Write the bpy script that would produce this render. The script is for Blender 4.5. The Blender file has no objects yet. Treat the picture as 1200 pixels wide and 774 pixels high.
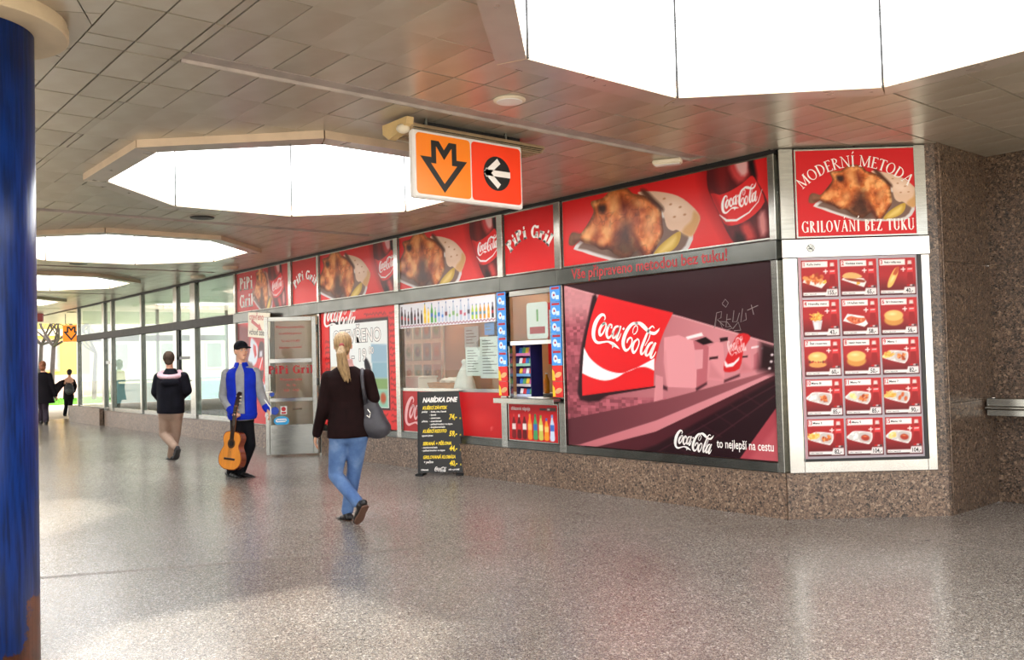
import bpy, bmesh, math
import numpy as np
from mathutils import Vector, Matrix, Quaternion

sc = bpy.context.scene
COL = sc.collection
# ---------------------------------------------------------------- camera, daylight, exposure
CAM = np.array([0.0, 0.0, 1.45])
YAW, PITCH, ROLL, FPX = 0.702930047, 0.0315805663, -0.0278198175, 1036.59639
FW = np.array([-math.cos(YAW) * math.cos(PITCH), math.sin(YAW) * math.cos(PITCH), math.sin(PITCH)])
_r = np.cross(FW, [0, 0, 1.0]); _r /= np.linalg.norm(_r); _u = np.cross(_r, FW)
RT = math.cos(ROLL) * _r + math.sin(ROLL) * _u
UP = -math.sin(ROLL) * _r + math.cos(ROLL) * _u
cd = bpy.data.cameras.new('camera'); cam = bpy.data.objects.new('camera', cd); COL.objects.link(cam)
cd.sensor_fit = 'HORIZONTAL'; cd.sensor_width = 36.0; cd.lens = FPX / 1200 * 36.0; cd.clip_start = 0.05; cd.clip_end = 400
cam.matrix_world = Matrix(((RT[0], UP[0], -FW[0], CAM[0]), (RT[1], UP[1], -FW[1], CAM[1]), (RT[2], UP[2], -FW[2], CAM[2]), (0, 0, 0, 1)))
sc.camera = cam

world = bpy.data.worlds.new('world'); sc.world = world; world.use_nodes = True
wn = world.node_tree; wn.nodes.clear()
SKY_STRENGTH = 3.4
_o = wn.nodes.new('ShaderNodeOutputWorld'); _b = wn.nodes.new('ShaderNodeBackground')
_g = wn.nodes.new('ShaderNodeTexCoord'); _s = wn.nodes.new('ShaderNodeSeparateXYZ'); _m = wn.nodes.new('ShaderNodeMixRGB')
wn.links.new(_g.outputs['Generated'], _s.inputs[0]); wn.links.new(_s.outputs['Z'], _m.inputs[0])
_m.inputs[1].default_value = (1.0, 0.985, 0.96, 1); _m.inputs[2].default_value = (0.86, 0.93, 1.0, 1)
wn.links.new(_m.outputs[0], _b.inputs[0]); _b.inputs[1].default_value = SKY_STRENGTH
wn.links.new(_b.outputs[0], _o.inputs[0])

SUN_STRENGTH = 6.5
sl = bpy.data.lights.new('sun', 'SUN'); sl.energy = SUN_STRENGTH; sl.angle = math.radians(3.0); sl.color = (1.0, 0.95, 0.87)
sun = bpy.data.objects.new('sun', sl); COL.objects.link(sun)
sun.rotation_euler = Vector((-0.515, -0.575, -1.0)).to_track_quat('-Z', 'Y').to_euler()

sc.view_settings.view_transform = 'Standard'; sc.view_settings.look = 'None'
sc.view_settings.exposure = 0.0; sc.view_settings.gamma = 1.0; sc.view_settings.use_curve_mapping = False
sc.cycles.use_denoising = True; sc.cycles.max_bounces = 8; sc.cycles.transparent_max_bounces = 24
sc.cycles.diffuse_bounces = 4; sc.cycles.glossy_bounces = 4; sc.cycles.sample_clamp_indirect = 6.0; sc.cycles.caustics_reflective = False; sc.cycles.caustics_refractive = False

# ---------------------------------------------------------------- helpers: places
def ray(u, v):
    return FW + ((u - 600) / FPX) * RT - ((v - 387) / FPX) * UP
def at(u, v, depth):
    """World point at a distance DEPTH from the viewpoint, measured along the view axis."""
    return Vector(CAM + ray(u, v) * depth)
FY = 6.75                                   # plane of the shop front's signs and glass
def fp(u, v, y=FY):
    d = ray(u, v); p = CAM + d * (y / d[1]); return (p[0], p[2])
def scr(p):
    d = np.array(p) - CAM; z = d @ FW
    return (600 + FPX * (d @ RT) / z, 387 - FPX * (d @ UP) / z, z)

# ---------------------------------------------------------------- helpers: objects
def tag(o, label=None, cat=None, group=None, kind=None):
    if label: o['label'] = label
    if cat: o['category'] = cat
    if group: o['group'] = group
    if kind: o['kind'] = kind
    return o
def empty(name, label=None, cat=None, loc=(0, 0, 0), rotz=0.0, group=None, kind=None):
    o = bpy.data.objects.new(name, None); o.empty_display_size = 0.1; COL.objects.link(o)
    o.location = loc; o.rotation_euler = (0, 0, rotz)
    return tag(o, label, cat, group, kind)
def link(name, me, parent=None, loc=(0, 0, 0), rotz=0.0):
    o = bpy.data.objects.new(name, me); COL.objects.link(o)
    if parent is not None: o.parent = parent
    o.location = loc; o.rotation_euler = (0, 0, rotz)
    return o
def copy_tree(o, parent=None):
    c = o.copy(); COL.objects.link(c)
    if parent is not None: c.parent = parent
    for ch in list(o.children): copy_tree(ch, c)
    return c

class MB:
    """Collects simple solids; build() links them as ONE mesh object."""
    def __init__(s): s.v, s.f, s.m, s.mi = [], [], [], 0
    def add(s, vs, fs):
        b = len(s.v); s.v += [tuple(map(float, p)) for p in vs]; s.f += [tuple(b + i for i in f) for f in fs]; s.m += [s.mi] * len(fs); return s
    def box(s, x0, x1, y0, y1, z0, z1):
        return s.add([(x0,y0,z0),(x1,y0,z0),(x1,y1,z0),(x0,y1,z0),(x0,y0,z1),(x1,y0,z1),(x1,y1,z1),(x0,y1,z1)],
                     [(3,2,1,0),(4,5,6,7),(0,1,5,4),(1,2,6,5),(2,3,7,6),(3,0,4,7)])
    def prism(s, pts, off):
        n = len(pts); off = Vector(off); P = [Vector(p) for p in pts]
        return s.add(P + [p + off for p in P], [tuple(range(n - 1, -1, -1)), tuple(range(n, 2 * n))] + [(i, (i + 1) % n, n + (i + 1) % n, n + i) for i in range(n)])
    def rings(s, rs, closed=True, caps=True):
        """Loft through rings of equal point count."""
        n = len(rs[0]); b = [p for r in rs for p in r]; fs = []
        for k in range(len(rs) - 1):
            for i in range(n if closed else n - 1):
                j = (i + 1) % n; fs.append((k * n + i, k * n + j, (k + 1) * n + j, (k + 1) * n + i))
        if caps: fs += [tuple(range(n - 1, -1, -1)), tuple((len(rs) - 1) * n + i for i in range(n))]
        return s.add(b, fs)
    def tube(s, pts, r, n=8):
        """Tube along a polyline, radius a number or one per point."""
        P = [Vector(p) for p in pts]; R = [r] * len(P) if isinstance(r, (int, float)) else list(r); out = []; a = None
        for i, p in enumerate(P):
            t = (P[min(i + 1, len(P) - 1)] - P[max(i - 1, 0)]).normalized()
            if a is None: a = t.orthogonal().normalized()
            else: a = (a - t * a.dot(t)).normalized() if (a - t * a.dot(t)).length > 1e-6 else t.orthogonal().normalized()
            b = t.cross(a)
            out.append([p + (a * math.cos(2 * math.pi * k / n) + b * math.sin(2 * math.pi * k / n)) * R[i] for k in range(n)])
        return s.rings(out)
    def cyl(s, c, r, z0, z1, n=24, r1=None):
        r1 = r if r1 is None else r1
        return s.rings([[(c[0] + q * math.cos(2 * math.pi * k / n), c[1] + q * math.sin(2 * math.pi * k / n), z) for k in range(n)] for q, z in ((r, z0), (r1, z1))])
    def lathe(s, c, prof, n=20):
        return s.rings([[(c[0] + r * math.cos(2 * math.pi * k / n), c[1] + r * math.sin(2 * math.pi * k / n), c[2] + z) for k in range(n)] for r, z in prof])
    def ell(s, c, rad, M=None, nu=14, nv=9):
        c = Vector(c); rs = []
        for j in range(nv + 1):
            th = math.pi * (j + 0.02 if j == 0 else j - 0.02 if j == nv else j) / nv
            ring = []
            for k in range(nu):
                ph = 2 * math.pi * k / nu
                p = Vector((rad[0] * math.sin(th) * math.cos(ph), rad[1] * math.sin(th) * math.sin(ph), -rad[2] * math.cos(th)))
                ring.append(c + (M @ p if M is not None else p))
            rs.append(ring)
        return s.rings(rs)
    def cap(s, p0, p1, r0, r1, n=12):
        """Limb: tapered tube with rounded ends."""
        p0, p1 = Vector(p0), Vector(p1); s.tube([p0, p1], [r0, r1], n); s.ell(p0, (r0,) * 3, nu=n, nv=7); s.ell(p1, (r1,) * 3, nu=n, nv=7); return s
    def mesh(s, name, mats, smooth=False, bevel=0.0):
        me = bpy.data.meshes.new(name); me.from_pydata(s.v, [], s.f)
        for m in (mats if isinstance(mats, (list, tuple)) else [mats]): me.materials.append(m)
        if max(s.m, default=0) > 0: me.polygons.foreach_set('material_index', s.m)
        if bevel:
            bm = bmesh.new(); bm.from_mesh(me); bmesh.ops.bevel(bm, geom=list(bm.edges), offset=bevel, segments=1, affect='EDGES', clamp_overlap=True); bm.to_mesh(me); bm.free()
        if smooth: me.polygons.foreach_set('use_smooth', [True] * len(me.polygons))
        me.update(); return me
    def build(s, name, mats, parent=None, loc=(0, 0, 0), rotz=0.0, smooth=False, bevel=0.0):
        return link(name, s.mesh(name, mats, smooth, bevel), parent, loc, rotz)
def bx(*a): return MB().box(*a)

def melt(mb, name, mat, voxel, smooth=4, parent=None, loc=(0, 0, 0), floor=None):
    """Fuse overlapping solids into one continuous surface."""
    o = link(name, mb.mesh(name, mat), None)
    md = o.modifiers.new('r', 'REMESH'); md.mode = 'VOXEL'; md.voxel_size = voxel; md.use_smooth_shade = True
    if smooth: m2 = o.modifiers.new('s', 'SMOOTH'); m2.factor = 0.5; m2.iterations = smooth
    dg = bpy.context.evaluated_depsgraph_get()
    me = bpy.data.meshes.new_from_object(o.evaluated_get(dg)); me.name = name
    old = o.data; bpy.data.objects.remove(o); bpy.data.meshes.remove(old)
    co = np.empty(len(me.vertices) * 3, np.float32); me.vertices.foreach_get('co', co); co = co.reshape(-1, 3)
    if floor is not None: co[:, 2] = np.maximum(co[:, 2], floor)
    co -= np.array(loc, np.float32); me.vertices.foreach_set('co', co.ravel())
    if not me.materials: me.materials.append(mat)
    me.polygons.foreach_set('use_smooth', [True] * len(me.polygons)); me.update()
    return link(name, me, parent)

def ribbons(strokes, name, mat, parent, x0=0.0, z0=0.0, y=-0.002, thick=0.0015, smoothn=0):
    """Flat letters from strokes (x, z, width), facing -Y in the parent's frame."""
    mb = MB()
    for st in strokes:
        st = np.asarray(st, float)
        if smoothn: st = spline(st, smoothn)
        n = len(st); L, R = [], []
        for i in range(n):
            t = st[min(i + 1, n - 1), :2] - st[max(i - 1, 0), :2]; t = t / (np.hypot(*t) + 1e-12)
            w = st[i, 2] * 0.5; L.append((st[i, 0] - t[1] * w, st[i, 1] + t[0] * w)); R.append((st[i, 0] + t[1] * w, st[i, 1] - t[0] * w))
        vs = [(x0 + a, y, z0 + b) for a, b in L] + [(x0 + a, y, z0 + b) for a, b in R]
        mb.add(vs, [(i, n + i, n + i + 1, i + 1) for i in range(n - 1)])
    return mb.build(name, mat, parent)

def text(s, size, mat, parent, x=0.0, z=0.0, y=-0.002, align='LEFT', bold=0.0, sx=1.0, shear=0.0, name='lettering', rot=0.0, res=3, join=None):
    """Printed words facing -Y in the parent's frame. JOIN collects several lines in one mesh."""
    cu = bpy.data.curves.new('t', 'FONT'); cu.body = s; cu.size = size; cu.align_x = align; cu.offset = bold * size; cu.shear = shear; cu.resolution_u = res; cu.fill_mode = 'FRONT'
    o = bpy.data.objects.new('t', cu); me0 = o.to_mesh()
    c, sn = math.cos(rot), math.sin(rot)
    vs = [(v.co.x * sx, v.co.y) for v in me0.vertices]
    vs = [(x + a * c - b * sn, y, z + a * sn + b * c) for a, b in vs]; fs = [tuple(p.vertices) for p in me0.polygons]
    o.to_mesh_clear(); bpy.data.objects.remove(o); bpy.data.curves.remove(cu)
    if join is not None: join.add(vs, fs); return join
    return MB().add(vs, fs).build(name, mat, parent)

def picture(p, name, mat, parent, y=-0.001, mesh_only=False):
    """A Pic as a fine grid of coloured vertices, facing -Y in the parent's frame (x, z as painted)."""
    me = bpy.data.meshes.new(name); nx, ny = p.nx, p.ny
    V = np.stack([p.x, np.full_like(p.x, y), p.y], 1)
    i = np.arange(nx - 1)[None, :] + (np.arange(ny - 1) * nx)[:, None]; i = i.ravel()
    F = np.stack([i, i + 1, i + nx + 1, i + nx], 1)
    me.vertices.add(len(V)); me.vertices.foreach_set('co', V.astype(np.float32).ravel())
    me.loops.add(F.size); me.loops.foreach_set('vertex_index', F.astype(np.int32).ravel())
    me.polygons.add(len(F)); me.polygons.foreach_set('loop_start', (np.arange(len(F)) * 4).astype(np.int32))
    me.update(calc_edges=True)
    a = me.color_attributes.new('Col', 'FLOAT_COLOR', 'POINT')
    a.data.foreach_set('color', np.concatenate([p.linear(), np.ones((len(V), 1))], 1).astype(np.float32).ravel())
    me.materials.append(mat); me.validate(); me.update()
    return me if mesh_only else link(name, me, parent)

# ---------------------------------------------------------------- helpers: materials
def lin(c):
    c = [x / 255 for x in c]; return tuple(x / 12.92 if x <= 0.04045 else ((x + 0.055) / 1.055) ** 2.4 for x in c) + (1.0,)
class NT:
    def __init__(s, name):
        s.m = bpy.data.materials.new(name); s.m.use_nodes = True; s.t = s.m.node_tree; s.b = s.t.nodes['Principled BSDF']; s.out = s.t.nodes['Material Output']
    def n(s, typ, **kw):
        x = s.t.nodes.new('ShaderNode' + typ)
        for k, v in kw.items():
            if k in x.inputs: x.inputs[k].default_value = v
            else: setattr(x, k, v)
        return x
    def l(s, a, b): s.t.links.new(a, b)
    def coord(s, scale=(1, 1, 1), kind='Object'):
        t = s.n('TexCoord'); mp = s.n('Mapping'); mp.inputs['Scale'].default_value = scale; s.l(t.outputs[kind], mp.inputs[0]); return mp.outputs[0]
    def ramp(s, fac, stops, interp='LINEAR'):
        r = s.n('ValToRGB'); r.color_ramp.interpolation = interp; e = r.color_ramp.elements
        while len(e) < len(stops): e.new(0.5)
        for k, (p, c) in enumerate(stops): e[k].position = p; e[k].color = lin(c) if len(c) == 3 else c
        s.l(fac, r.inputs[0]); return r.outputs[0]
def mat(name, col, rough=0.5, metal=0.0, var=0.08, scale=6.0, bump=0.0, stretch=(1, 1, 1), spec=0.5, coat=0.0, kind='Object', rvar=0.08):
    """Painted / plain surface: base colour with slow mottling, a little variation in gloss, optional fine relief."""
    k = NT(name); v = k.coord(stretch, kind); nz = k.n('TexNoise', Scale=scale, Detail=4.0); k.l(v, nz.inputs['Vector'])
    a = lin(col); d = tuple(max(0, x * (1 - var * 2)) for x in a[:3]) + (1,); b = tuple(min(1, x * (1 + var)) for x in a[:3]) + (1,)
    k.l(k.ramp(nz.outputs['Fac'], [(0.3, d), (0.62, b)]), k.b.inputs['Base Color'])
    mr = k.n('MapRange'); mr.inputs['To Min'].default_value = max(0.02, rough - rvar * rough); mr.inputs['To Max'].default_value = min(1, rough + rvar * rough); k.l(nz.outputs['Fac'], mr.inputs['Value']); k.l(mr.outputs[0], k.b.inputs['Roughness'])
    k.b.inputs['Metallic'].default_value = metal; k.b.inputs['Specular IOR Level'].default_value = spec; k.b.inputs['Coat Weight'].default_value = coat
    if bump:
        bp = k.n('Bump', Strength=bump, Distance=0.004); n2 = k.n('TexNoise', Scale=scale * 12, Detail=3.0); k.l(v, n2.inputs['Vector']); k.l(n2.outputs['Fac'], bp.inputs['Height']); k.l(bp.outputs[0], k.b.inputs['Normal'])
    return k.m
def print_mat(name, rough=0.3):
    k = NT(name); a = k.n('Attribute', attribute_name='Col'); nz = k.n('TexNoise', Scale=3.0); v = k.coord(); k.l(v, nz.inputs['Vector'])
    k.l(a.outputs['Color'], k.b.inputs['Base Color']); k.b.inputs['Specular IOR Level'].default_value = 0.22
    mr = k.n('MapRange'); mr.inputs['To Min'].default_value = rough * .85; mr.inputs['To Max'].default_value = rough * 1.15; k.l(nz.outputs['Fac'], mr.inputs['Value']); k.l(mr.outputs[0], k.b.inputs['Roughness'])
    return k.m
def stone(name, cols, scale, rough, bump=0.0, joint=0.0, coat=0.0):
    """Speckled stone: chips of several colours in a ground of finer grains."""
    k = NT(name); v = k.coord()
    v1 = k.n('TexVoronoi', Scale=scale); k.l(v, v1.inputs['Vector'])
    v2 = k.n('TexVoronoi', Scale=scale * 2.3); k.l(v, v2.inputs['Vector'])
    s1 = k.n('SeparateColor'); k.l(v1.outputs['Color'], s1.inputs[0]); s2 = k.n('SeparateColor'); k.l(v2.outputs['Color'], s2.inputs[0])
    a = k.ramp(s1.outputs[0], cols, 'CONSTANT'); b = k.ramp(s2.outputs[0], cols, 'CONSTANT')
    mx = k.n('MixRGB'); k.l(s1.outputs[1], mx.inputs[0]); k.l(a, mx.inputs[1]); k.l(b, mx.inputs[2])
    nz = k.n('TexNoise', Scale=0.9, Detail=5.0); k.l(v, nz.inputs['Vector'])
    m2 = k.n('MixRGB', blend_type='MULTIPLY'); m2.inputs[0].default_value = 1.0; k.l(mx.outputs[0], m2.inputs[1]); k.l(k.ramp(nz.outputs['Fac'], [(0.3, (226, 222, 218)), (0.65, (255, 255, 255))]), m2.inputs[2])
    k.l(m2.outputs[0], k.b.inputs['Base Color'])
    mr = k.n('MapRange'); mr.inputs['To Min'].default_value = rough * 0.75; mr.inputs['To Max'].default_value = rough * 1.3; k.l(s2.outputs[2], mr.inputs['Value']); k.l(mr.outputs[0], k.b.inputs['Roughness'])
    if bump:
        bp = k.n('Bump', Strength=bump, Distance=0.002); k.l(s2.outputs[1], bp.inputs['Height']); k.l(bp.outputs[0], k.b.inputs['Normal'])
    k.b.inputs['Coat Weight'].default_value = coat; k.b.inputs['Coat Roughness'].default_value = 0.12
    return k.m
def glass(name, tint=(235, 245, 240), ior=1.5, haze=0.0):
    """Window pane: see-through, with the mirror share of glass by angle and a trace of dirt."""
    k = NT(name); tr = k.n('BsdfTransparent'); tr.inputs[0].default_value = lin(tint); gl = k.n('BsdfGlossy', Roughness=0.02)
    fr = k.n('Fresnel', IOR=ior); mx = k.n('MixShader'); ge = k.n('NewGeometry'); iv = k.n('Math', operation='SUBTRACT'); iv.inputs[0].default_value = 1.0; k.l(ge.outputs['Backfacing'], iv.inputs[1]); fm = k.n('Math', operation='MULTIPLY'); k.l(fr.outputs[0], fm.inputs[0]); k.l(iv.outputs[0], fm.inputs[1]); k.l(fm.outputs[0], mx.inputs[0]); k.l(tr.outputs[0], mx.inputs[1]); k.l(gl.outputs[0], mx.inputs[2])
    last = mx.outputs[0]
    df = k.n('BsdfDiffuse'); df.inputs[0].default_value = lin((205, 212, 208)); nz = k.n('TexNoise', Scale=1.6, Detail=5.0); k.l(k.coord(), nz.inputs['Vector'])
    mr = k.n('MapRange'); mr.inputs['To Min'].default_value = haze * 0.5; mr.inputs['To Max'].default_value = haze * 1.5 + 0.01; k.l(nz.outputs['Fac'], mr.inputs['Value'])
    m2 = k.n('MixShader'); k.l(mr.outputs[0], m2.inputs[0]); k.l(last, m2.inputs[1]); k.l(df.outputs[0], m2.inputs[2]); k.l(m2.outputs[0], k.out.inputs['Surface'])
    k.t.nodes.remove(k.b); return k.m
def lamp_mat(name, col, strength):
    k = NT(name); nz = k.n('TexNoise', Scale=2.0); k.l(k.coord(), nz.inputs['Vector'])
    k.l(k.ramp(nz.outputs['Fac'], [(0.0, col), (1.0, tuple(min(255, c + 3) for c in col))]), k.b.inputs['Emission Color']); k.b.inputs['Emission Strength'].default_value = strength
    k.b.inputs['Base Color'].default_value = lin(col); return k.m
# ---------------------------------------------------------------- flat print: colour fields painted on vertex grids
RNG = np.random.default_rng(7)

def vnoise(x, y, seed=0, oct=3):
    out = np.zeros_like(x); amp = 1.0; tot = 0.0
    for o in range(oct):
        xs = x * 2 ** o + seed * 17.3; ys = y * 2 ** o + seed * 9.1
        xi = np.floor(xs); yi = np.floor(ys); fx = xs - xi; fy = ys - yi
        fx = fx * fx * (3 - 2 * fx); fy = fy * fy * (3 - 2 * fy)
        def h(a, b):
            t = np.sin(a * 127.1 + b * 311.7 + o * 74.7) * 43758.5453
            return t - np.floor(t)
        v = (h(xi, yi) * (1 - fx) + h(xi + 1, yi) * fx) * (1 - fy) + (h(xi, yi + 1) * (1 - fx) + h(xi + 1, yi + 1) * fx) * fy
        out += amp * v; tot += amp; amp *= 0.5
    return out / tot

class Pic:
    """A printed picture: nx x ny colour samples over x0..x1, y0..y1 (y up)."""
    def __init__(s, x0, x1, y0, y1, nx, ny, bg=(200, 30, 30)):
        s.b = (x0, x1, y0, y1); s.nx, s.ny = nx, ny
        gx, gy = np.meshgrid(np.linspace(x0, x1, nx), np.linspace(y0, y1, ny))
        s.x, s.y = gx.ravel(), gy.ravel()
        s.c = np.tile(np.array(bg, float), (nx * ny, 1)); s.px = (x1 - x0) / (nx - 1)
    def mix(s, a, col):
        a = np.clip(a, 0, 1)[:, None]; s.c = s.c * (1 - a) + (col if isinstance(col, np.ndarray) else np.array(col, float)) * a
    def sd(s, pts):
        p = np.asarray(pts, float); q = np.roll(p, -1, 0)
        d2 = np.full(s.x.shape, 1e18); ins = np.zeros(s.x.shape, bool)
        for (ax, ay), (bx, by) in zip(p, q):
            ex, ey = bx - ax, by - ay; L = ex * ex + ey * ey + 1e-18
            t = np.clip(((s.x - ax) * ex + (s.y - ay) * ey) / L, 0, 1)
            d2 = np.minimum(d2, (s.x - ax - t * ex) ** 2 + (s.y - ay - t * ey) ** 2)
            if ay != by:
                c = (ay > s.y) != (by > s.y)
                ins ^= c & (s.x < (bx - ax) * (s.y - ay) / (by - ay) + ax)
        d = np.sqrt(d2); return np.where(ins, -d, d)
    def poly(s, pts, col, soft=None, alpha=1.0):
        w = soft or s.px; m = np.clip(0.5 - s.sd(pts) / w, 0, 1) * alpha; s.mix(m, col); return m
    def stroke(s, pts, col, alpha=1.0, soft=None):
        d = np.full(s.x.shape, 1e9)
        P = [tuple(p) for p in pts]
        for (ax, ay, aw), (bx, by, bw) in zip(P[:-1], P[1:]):
            ex, ey = bx - ax, by - ay; L = ex * ex + ey * ey + 1e-18
            t = np.clip(((s.x - ax) * ex + (s.y - ay) * ey) / L, 0, 1)
            d = np.minimum(d, np.hypot(s.x - ax - t * ex, s.y - ay - t * ey) - 0.5 * (aw + t * (bw - aw)))
        s.mix(np.clip(0.5 - d / (soft or s.px), 0, 1) * alpha, col)
    def blob(s, cx, cy, rx, ry, col, ang=0.0, soft=0.6, alpha=1.0):
        a = math.radians(ang); dx, dy = s.x - cx, s.y - cy
        u = (dx * math.cos(a) + dy * math.sin(a)) / rx; v = (-dx * math.sin(a) + dy * math.cos(a)) / ry
        s.mix(np.clip((1 - np.hypot(u, v)) / soft, 0, 1) * alpha, col)
    def rect(s, x0, x1, y0, y1, col, alpha=1.0):
        s.poly([(x0, y0), (x1, y0), (x1, y1), (x0, y1)], col, alpha=alpha)
    def linear(s):
        c = np.clip(s.c / 255, 0, 1)
        return np.where(c <= 0.04045, c / 12.92, ((c + 0.055) / 1.055) ** 2.4)

def spline(pts, n=6):
    P = np.asarray(pts, float); out = []
    for i in range(len(P) - 1):
        p0, p1, p2, p3 = P[max(i - 1, 0)], P[i], P[i + 1], P[min(i + 2, len(P) - 1)]
        for k in range(n):
            t = k / n
            out.append(0.5 * (2 * p1 + (p2 - p0) * t + (2 * p0 - 5 * p1 + 4 * p2 - p3) * t * t + (3 * p1 - p0 - 3 * p2 + p3) * t ** 3))
    out.append(P[-1]); return np.array(out)

def closed(l, n=3):
    q = spline([l[-1]] + list(l) + [l[0], l[1]], n); return q[n:-n - 1]

# flowing script of the cola advert: strokes of x, y(down), width
SCRIPT = [
 [(288,165,12),(306,132,22),(290,98,28),(245,102,42),(190,152,56),(140,230,66),(110,320,66),(105,400,60),(130,455,44),(180,474,34),(260,455,24),(335,438,22),(390,447,38),(430,462,46),(475,482,30),(522,508,4)],
 [(425,465,44),(412,490,26),(404,514,4)],
 [(305,205,20),(250,235,40),(207,310,44),(213,370,36),(258,342,26),(302,265,22),(316,215,22),(290,198,24),(255,228,34)],
 [(312,245,12),(345,240,12),(372,214,16)],
 [(398,258,28),(410,218,22),(378,212,28),(337,268,42),(320,340,42),(345,388,34),(398,345,20),(440,285,12)],
 [(515,214,22),(462,235,32),(422,310,40),(420,372,34),(455,362,24),(500,292,16),(530,222,16)],
 [(548,205,30),(512,290,38),(482,360,38),(482,400,30),(515,372,18),(552,300,8)],
 [(578,250,22),(602,226,30)],
 [(738,288,12),(770,274,14),(802,225,16),(800,180,16),(770,180,14),(736,228,12),(730,276,12)],
 [(808,146,28),(748,150,36),(692,190,44),(632,270,52),(587,370,56),(577,450,52),(607,506,40),(657,488,26),(702,420,20),(716,358,22),(692,336,22),(652,370,28),(634,412,16)],
 [(795,345,18),(748,385,32),(716,460,42),(730,520,34),(775,482,22),(815,402,18),(816,350,20),(785,340,24)],
 [(775,142,18),(832,136,42),(890,165,56),(940,203,48),(990,233,38),(1050,235,38),(1100,197,26),(1128,158,4)],
 [(1052,172,14),(1026,150,18),(985,182,24),(950,240,30),(900,340,38),(852,450,40),(846,518,34),(880,502,20),(922,430,10)],
 [(990,246,14),(962,320,14),(905,410,10)],
 [(1025,350,22),(977,375,32),(927,450,40),(915,522,34),(955,512,24),(1002,430,16),(1040,362,14)],
 [(1064,345,30),(1022,430,36),(987,510,38),(990,546,28),(1025,522,18),(1064,458,8)],
]
def script_strokes(w):
    """The script logo as strokes of width w, baseline box starting at 0,0 (y up)."""
    k = w / 1040.0; out = []
    for st in SCRIPT:
        q = spline(st, 5); out.append(np.stack([(q[:, 0] - 88) * k, (330 - q[:, 1]) * k * 1.0, q[:, 2] * k], 1))
    return out

def paint_script(p, cx, cy, w, col=(250, 250, 250), ang=0.0, ysc=1.0, fat=1.0):
    a = math.radians(ang)
    for st in script_strokes(w):
        x = st[:, 0] - w / 2; y = st[:, 1] * ysc
        p.stroke(np.stack([cx + x * math.cos(a) - y * math.sin(a), cy + x * math.sin(a) + y * math.cos(a), st[:, 2] * fat], 1), col)

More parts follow.
